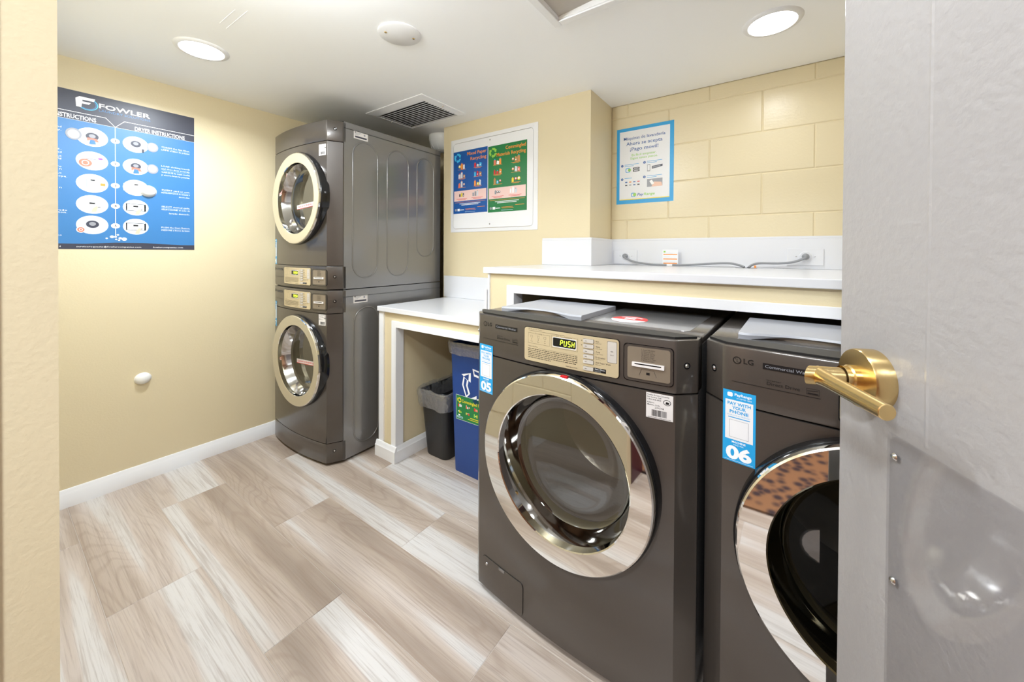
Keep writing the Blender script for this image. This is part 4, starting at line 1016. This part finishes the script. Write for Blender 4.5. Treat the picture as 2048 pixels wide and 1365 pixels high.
    if kind == 'washer':
        F.text('inverter', X(-0.264), Z(0.9015), 0.0034*s, 'ink_black', 1, w=0.026*s); F.text('Direct Drive', X(-0.264), Z(0.8925), 0.0072*s, 'ink_black', 1, w=0.058*s)
        F.build('drive_lettering', onf(0.0006), CS); F = Flat()
        F.frame(X(-0.195), X(-0.174), Z(0.890), Z(0.9025), 0.0006*s, 'ink_black', 1); F.rect(X(-0.193), X(-0.176), Z(0.8915), Z(0.8935), 'ink_black', 1)
        F.line((X(-0.194), Z(0.897)), (X(-0.176), Z(0.899)), 0.001*s, 'ink_black', 1)
        F.build('energy_mark', onf(0.0006), CS)
    F = Flat(); F.rect(X(-0.332), X(-0.172), Z(0.8845), Z(0.8856), 'ink_black', 1, 10); F.build('accent_line', onf(0.0006), CS)
    # card reader in a recess
    curved(X(0.172), X(0.2955), Z(0.8475), Z(0.9455), 0.010*s, 0.0, 0.0006, 'black_gloss', 'reader_gap', CS, 8)
    b = B(); 
    CR = curved(X(0.1745), X(0.2935), Z(0.8495), Z(0.9435), 0.010*s, 0.0006, 0.0012, 'machine_grey', 'card_reader', T, 10)
    curved(X(0.1825), X(0.2885), Z(0.8555), Z(0.9395), 0.006*s, 0.0018, 0.0005, 'ink_dim', 'reader_rim', CR, 10)
    curved(X(0.1835), X(0.2875), Z(0.8565), Z(0.9385), 0.006*s, 0.0023, 0.0008, 'reader_tan', 'reader_plate', CR, 10)
    curved(X(0.196), X(0.2745), Z(0.8885), Z(0.8995), 0.001*s, 0.0031, 0.004, 'ink_label', 'card_slot', CR, 8)
    curved(X(0.203), X(0.2675), Z(0.8945), Z(0.8972), 0.0005*s, 0.0071, 0.0003, 'black_gloss', 'slot_opening', CR, 8)
    F = Flat()
    for i, a in enumerate(('1. Load Machine', '2. Close Door', '3. Select Cycle', '4. Insert Card', '5. Press Start', '6. Wait For Time', '7. Remove Card')):
        F.text(a, X(0.219), Z(0.9315-0.0046*i), 0.0035*s, 'ink_black', 1, w=0.0022*len(a)*s, res=1)
    F.build('reader_steps', onf(0.0032), CR); F = Flat()
    for p, q in (((0.2135, 0.866), (0.2195, 0.8835)), ((0.2195, 0.8835), (0.2495, 0.8825)), ((0.2495, 0.8825), (0.2555, 0.866))): F.line((X(p[0]), Z(p[1])), (X(q[0]), Z(q[1])), 0.0007*s, 'ink_black', 1)
    F.rect(X(0.231), X(0.2395), Z(0.8695), Z(0.876), 'ink_black', 1)
    F.build('card_diagram', onf(0.0032), CR)
    def screw(x, z, par=T):
        y = fy(x); b = B()
        ang = math.atan2(cdep-bow, hw-hs) if abs(x) > hs else 0
        b.lathe([(0.0085, 0.0002), (0.0085, -0.0008), (0.006, -0.0004)], n=20, axis='y'); o2 = b.build('screw_washer', 'black_gloss', par); o2.location = (x, y, z); o2.rotation_euler = (0, 0, math.copysign(ang, x))
        b = B().lathe([(0.0001, -0.0048), (0.0035, -0.0042), (0.0052, -0.0012)], n=16, axis='y'); o3 = b.build('screw', 'steel', par, smooth=50); o3.location = (x, y, z); o3.rotation_euler = (0, 0, math.copysign(ang, x))
    xs_ = (hs+hw)/2
    for sg_ in (-1, 1): screw(sg_*xs_, Z(0.902))
    for z0, z1, what in segs:
        if what in ('cap', 'kick'):
            for sg_ in (-1, 1): screw(sg_*xs_, (z0+z1)/2+0.01)
    # service label under / over the strip
    lz = Z(0.826) if kind == 'washer' or loc[2] < 0.5 else door[1]+0.30*s
    F = Flat(); x0, x1, z1 = X(0.2305), X(0.2945), lz; z0 = z1-0.064*s; k = s
    F.rect(x0, x1, z0, z1, 'ink_label', 0, 4)
    for i, (a, wd) in enumerate((('Fowler Route Company', 0.052), ('For Service Call:', 0.034), ('1-800-334-1834', 0.033), ('Refer to', 0.017), ('Machine Code', 0.03))):
        F.text(a, x0+0.003*k, z1-(0.0065+0.0058*i+(0.002 if i > 2 else 0))*k, 0.0032*k, 'ink_black', 1, w=wd*k, bold=0.015, res=1)
    if number in ('05',): F.text('230548', x0+0.021*k, z1-0.0385*k, 0.0045*k, 'ink_black', 1, w=0.022*k, res=1)
    F.ring(x1-0.014*k, z1-0.019*k, 0.0075*k, 0.009*k, 'ink_black', 1, n=20, sz=0.8); F.poly([(x1-0.018*k, z1-0.023*k), (x1-0.010*k, z1-0.023*k), (x1-0.009*k, z1-0.018*k), (x1-0.016*k, z1-0.0165*k)], 'ink_black', 1)
    rn = random.Random(5); x = x0+0.014*k
    while x < x0+0.049*k:
        wd = rn.choice((0.0006, 0.001, 0.0017))*k; F.rect(x, x+wd, z0+0.006*k, z0+0.022*k, 'ink_black', 1); x += wd+rn.choice((0.0005, 0.0009))*k
    F.text('www.fowlercompanies.com', (x0+x1)/2, z0+0.0015*k, 0.0028*k, 'ink_black', 1, w=0.055*k, align='C', bold=0.015, res=1)
    F.build('service_label', onf(0.0007), T)
    # blue payment sticker
    sx = -0.350; zt_ = Z(0.863) if loc[2] < 0.5 else door[1]-0.238*s
    F = Flat(); x0 = X(sx); x1 = x0+0.066*s; z1 = zt_; z0 = z1-0.166*s; xm = (x0+x1)/2; k = s
    F.rect(x0, x1, z0, z1, 'ink_sky', 0, 4); F.rect(x0+0.005*k, x1-0.005*k, z0+0.052*k, z1-0.022*k, 'ink_paper', 1, 4)
    F.rr(x0+0.009*k, x0+0.020*k, z1-0.015*k, z1-0.005*k, 0.003*k, 'ink_white', 1); F.text('PayRange', x0+0.024*k, z1-0.0115*k, 0.006*k, 'ink_white', 1, w=0.034*k, bold=0.02); F.text('ACCEPTED HERE', x0+0.028*k, z1-0.018*k, 0.003*k, 'ink_white', 1, w=0.03*k, res=1)
    for i, (a, wd) in enumerate((('PAY WITH', 0.047), ('YOUR', 0.028), ('PHONE', 0.038))): F.text(a, xm, z1-(0.0335+0.0095*i)*k, 0.0068*k, 'ink_sky', 2, w=wd*k, align='C', bold=0.03)
    F.text('PAGA CON SU TELEFONO', xm, z1-0.0585*k, 0.0026*k, 'ink_sky', 2, w=0.046*k, align='C', res=1); F.rect(x0+0.011*k, x1-0.011*k, z1-0.0635*k, z1-0.0615*k, 'ink_sky', 2)
    F.frame(x0+0.0135*k, x1-0.0135*k, z0+0.057*k, z1-0.068*k, 0.0007*k, 'ink_grey', 2)
    F.text('MACHINE', xm, z0+0.0445*k, 0.0045*k, 'ink_white', 1, w=0.028*k, align='C', bold=0.02); F.text('MAQUINA', xm, z0+0.039*k, 0.003*k, 'ink_white', 1, w=0.02*k, align='C', res=1)
    F.text(number, xm, z0+0.008*k, 0.027*k, 'ink_white', 1, w=0.052*k, align='C', bold=0.045, res=4)
    F.rect(x0+0.004*k, x1-0.004*k, z0+0.003*k, z0+0.0036*k, 'ink_white', 1)
    F.build('payment_sticker', onf(0.0007), T)
    # ---- washer only
    if kind == 'washer':
        TL = B().box(-hw, hw, 0.1135, depth, H-0.0205, H).build('top_lid', 'machine_grey', T, bevel=0.005, seg=3, smooth=40)
        B().prism(rrect(0.024, 0.328, 0.150, 0.52, 0.02), H-0.001, H+0.0012).build('top_inset', 'machine_side', TL, bevel=0.001)
        F = Flat(); F.disc(0.131, 0.235, 0.056, 'ink_red', 0, rz=0.062, n=36)
        F.poly([(0.131+0.056*math.cos(a), 0.235+0.062*math.sin(a)) for a in [PI+0.15+i*(PI-0.3)/14 for i in range(15)]]+[(0.146, 0.225)], 'ink_white', 1)
        F.ring(0.131, 0.235, 0.038, 0.047, 'ink_white', 1, n=10, a0=0.7, a1=2.5); F.rect(0.111, 0.146, 0.238, 0.262, 'ink_white', 1)
        if number == '05': F.build('red_sticker', lambda x, z, off: (x, z, H+0.0015+off), TL)
        # detergent drawer lid: box with an arched lip
        lx0, lx1, ly0, ly1, lz0, lz1 = -0.305, 0.018, 0.122, 0.40, H, H+0.016
        n = 16; vs_ = []; fs = []
        for i in range(n+1):
            u = i/n; x = lx0+(lx1-lx0)*u
            sc_ = max(0.0, math.sin(PI*min(1, max(0, (u-0.06)/0.80))))
            yf = ly0+0.034*sc_; zl = lz0+0.012*sc_
            vs_ += [(x, yf, lz1), (x, yf-0.004, lz1-0.005), (x, yf-0.002, min(zl, lz1-0.006)), (x, yf+0.02, min(zl, lz1-0.006)), (x, ly1, lz0), (x, ly1, lz1)]
        q = 6
        for i in range(n):
            for k in range(q-1): fs.append((i*q+k, (i+1)*q+k, (i+1)*q+k+1, i*q+k+1))
            fs.append((i*q+q-1, (i+1)*q+q-1, (i+1)*q, i*q))
        fs += [tuple(range(q)), tuple(n*q+k for k in range(q))[::-1]]
        DL = B().add(vs_, fs).build('detergent_lid', 'lid_grey', T, smooth=30)
        B().box(lx0+0.004, lx1-0.004, ly0+0.038, ly0+0.05, lz0+0.0005, lz1-0.004).build('lid_recess', 'reader_tan', DL)
        B().box(lx0-0.001, lx1+0.001, ly0-0.008, ly0+0.038, lz0+0.0002, lz0+0.0008).build('lid_tray', 'machine_side', DL)
        # drain filter flap
        fx0, fx1, fz0, fz1 = -0.300, -0.120, 0.028, 0.131
        curved(fx0-0.0012, fx1+0.0012, fz0-0.0012, fz1+0.0012, 0.013, 0.0, 0.0004, 'black_gloss', 'flap_gap', T, 12)
        FP = curved(fx0, fx1, fz0, fz1, 0.012, 0.0004, 0.0022, 'machine_grey', 'filter_flap', T, 12)
        curved(-0.222, -0.197, 0.122, 0.131, 0.002, 0.0026, 0.0012, 'machine_side', 'flap_notch', FP, 4)
        B().lathe([(0.0001, -0.0042), (0.004, -0.0036), (0.0052, -0.001)], (-0.280, fy(-0.280)-0.0022, 0.109), 'y', 14).build('flap_screw', 'steel', FP, smooth=50)
        B().box(dx+0.010, dx+0.032, -0.0305, -0.019, dz+0.2735*s-0.004, dz+0.2735*s+0.003).build('red_latch_mark', 'alarm_red', D, bevel=0.001)
    else:
        # pressed beads on the right side sheet
        top = H-0.03; lo_ = zlow+0.06 if loc[2] > 0.5 else 0.06
        spec_ = ((0.06, 0.225, lo_+0.0, H-0.065-0.025), (0.295, 0.46, lo_+0.0, H-0.085), (0.535, 0.685, lo_+0.12, H-0.085)) if loc[2] > 0.5 else ((0.07, 0.235, 0.07, H-0.11), (0.30, 0.465, 0.07, H-0.11), (0.54, 0.69, 0.07, H-0.11))
        for y0, y1, z0, z1 in spec_:
            r_ = min((y1-y0)/2*0.98, 0.08)
            path = [(hw, cdep+a, c) for a, c in rrect(y0, y1, z0, z1, r_, 8)]
            B().tube(path, 0.0042, 8, closed=True).build('pressed_bead', 'machine_side', T, smooth=70)
        ly = cdep+0.065; lz1 = (H-0.036) if loc[2] > 0.5 else H-0.038
        F = Flat(); F.rect(ly, ly+0.092, lz1-0.042, lz1, 'ink_label', 0); F.rect(ly+0.008, ly+0.084, lz1-0.035, lz1-0.026, 'ink_dark', 1)
        for i in range(3): F.rect(ly+0.006, ly+0.05-0.01*i, lz1-0.008-0.006*i, lz1-0.0055-0.006*i, 'ink_grey', 1)
        F.disc(ly+0.07, lz1-0.012, 0.006, 'ink_grey', 1, n=12); F.rect(ly+0.006, ly+0.014, lz1-0.008, lz1-0.003, 'ink_black', 2)
        F.build('rating_label', lambda x, z, off: (hw+0.0006+off, x, z), T)
        if loc[2] < 0.5:
            B().box(-hw-0.0, hw+0.002, cdep+0.006, depth+0.002, H-0.040, H-0.0385).build('top_seam', 'black_rubber', T)
    if kind == 'dryer' and loc[2] > 0.5:
        B().box(-hw-0.0, hw+0.0015, cdep+0.006, depth+0.001, H-0.0365, H-0.034).build('top_seam', 'black_rubber', T)
    return T

GR = 'coin laundry machines with round doors'
WR = math.radians(-2.0)
ws = dict(s=1.0, hw=0.368, hs=0.325, bow=0.022, cdep=0.064, xo=0.026, depth=0.76, H=0.966, zlow=0.022, segs=[(0.022, 0.83, 'door'), (0.83, 0.946, 'control')], zctl=0.83, door=(0.018, 0.556), kind='washer')
ws['segs'] = [(0.83, 0.9676, 'control'), (0.020, 0.83, 'door')]
make_machine('washing_machine', 'dark grey front-loading washer with sticker 05 and red oval sticker on top', 'front-loading washers', (-0.532, 0.985, 0), WR, number='05', **ws)
make_machine('washing_machine', 'dark grey front-loading washer with sticker 06, partly behind the grey door', 'front-loading washers', (0.218, 0.985, 0), WR, number='06', **dict(ws, door=(-0.018, 0.556)))
DS = 0.95; DRX, DRY, DRR = -2.309, 1.066, math.radians(1.2)
dd = dict(s=DS, hw=0.333, hs=0.2940, bow=0.028, cdep=0.098, depth=0.85, cone=0.0034, dy=0.010, xo=0.016, kind='dryer')
make_machine('tumble_dryer', 'dark grey dryer at the bottom of the stack, door near the floor', 'stacked tumble dryers', (DRX, DRY, 0), DRR, H=0.966, zlow=0.014, segs=[(0.838, 0.966, 'control'), (0.124, 0.838, 'door'), (0.014, 0.124, 'kick')], zctl=0.838, door=(0.042, 0.553), number='07', **dd)
make_machine('tumble_dryer', 'dark grey dryer on top of the stack, close to the ceiling', 'stacked tumble dryers', (DRX, DRY, 0.971), DRR, H=1.905-0.971, zlow=0.0, segs=[(0.0, 0.129, 'control'), (0.129, 0.815, 'door'), (0.815, 0.932, 'cap')], zctl=0.002, door=(0.042, 0.513), number='08', **dd)

# =================================================================== grey entrance door
DH = (0.446, 0.006, 0); DA = math.atan2(0.917, -0.398)
DW = 0.905
dr = thing('door_1', None, None, DH, DA); dr['kind'] = 'structure'
if 'label' in dr: del dr['label']
B().box(0.0, DW, -0.044, 0.0, 0.012, 1.985).build('leaf', 'door_paint', dr, bevel=0.0015)
B().add([(0.735, 0, 0.94), (0.7385, 0.0005, 0.94), (0.742, 0, 0.94), (0.735, 0, 1.98), (0.7385, 0.0005, 1.98), (0.742, 0, 1.98)], [(0, 1, 4, 3), (1, 2, 5, 4)]).build('paint_ridge', 'door_paint', dr)
HXc, HZ = 0.825, 0.998
lev = B().lathe([(0.0430, 0.0), (0.0430, 0.021), (0.0415, 0.0245), (0.020, 0.026), (0.0002, 0.026)], (HXc, 0, HZ), 'y', 72).build('rosette', 'brass', dr, smooth=35)
B().lathe([(0.0185, 0.0255), (0.0185, 0.034), (0.0165, 0.036), (0.0165, 0.043)], (HXc, 0, HZ), 'y', 40).build('collar', 'brass', lev, smooth=35)
# lever: stub out of the door, mitred bar towards the hinges
b = B(); n = 32; r1, r2 = 0.0138, 0.0105; YO = 0.074
secs = []
secs.append([(HXc+r1*math.cos(2*PI*i/n), 0.040, HZ+r1*math.sin(2*PI*i/n)) for i in range(n)])
secs.append([(HXc+r1*math.cos(2*PI*i/n), YO+r1*0.9+0.9*r1*math.cos(2*PI*i/n)*-1.0, HZ+r1*math.sin(2*PI*i/n)) for i in range(n)])
b.loft(secs, cap0=True, cap1=True); b.build('lever_stub', 'brass', lev, smooth=35)
b = B(); secs = []
for x, r_, sh in ((HXc+0.004, r1*0.98, 1.0), (HXc-0.03, 0.0112, 0.0), (HXc-0.136, 0.0098, 0.0), (HXc-0.137, 0.0090, 0.0)):
    sec = []
    for i in range(n):
        a = 2*PI*i/n; y = YO+r_*math.cos(a)*0.95; z = HZ+r_*math.sin(a)
        sec.append((x+(-math.cos(a)*r_*0.8 if sh else 0), y, z))
    secs.append(sec)
b.loft(secs, cap0=True, cap1=True); b.build('lever_bar', 'brass', lev, smooth=35)
kp = B().box(0.06, 0.795, 0.0008, 0.0038, 0.02, 0.934).build('clear_plate', 'acrylic', dr)
for z in (0.905, 0.735, 0.565, 0.395, 0.225, 0.055):
    for x in (0.782, 0.075): B().lathe([(0.0001, 0.0070), (0.003, 0.0066), (0.0052, 0.0040)], (x, 0, z), 'y', 16).build('screw', 'steel', kp, smooth=50)
for x in (0.6, 0.42, 0.24): B().lathe([(0.0001, 0.0070), (0.003, 0.0066), (0.0052, 0.0040)], (x, 0, 0.918), 'y', 16).build('screw', 'steel', kp, smooth=50)
for z in (0.25, 1.0, 1.75): B().lathe([(0.007, z-0.05), (0.007, z+0.05)], (-0.003, 0.004, 0), 'z', 14, cap0=True, cap1=True).build('hinge', 'steel', dr, smooth=50)
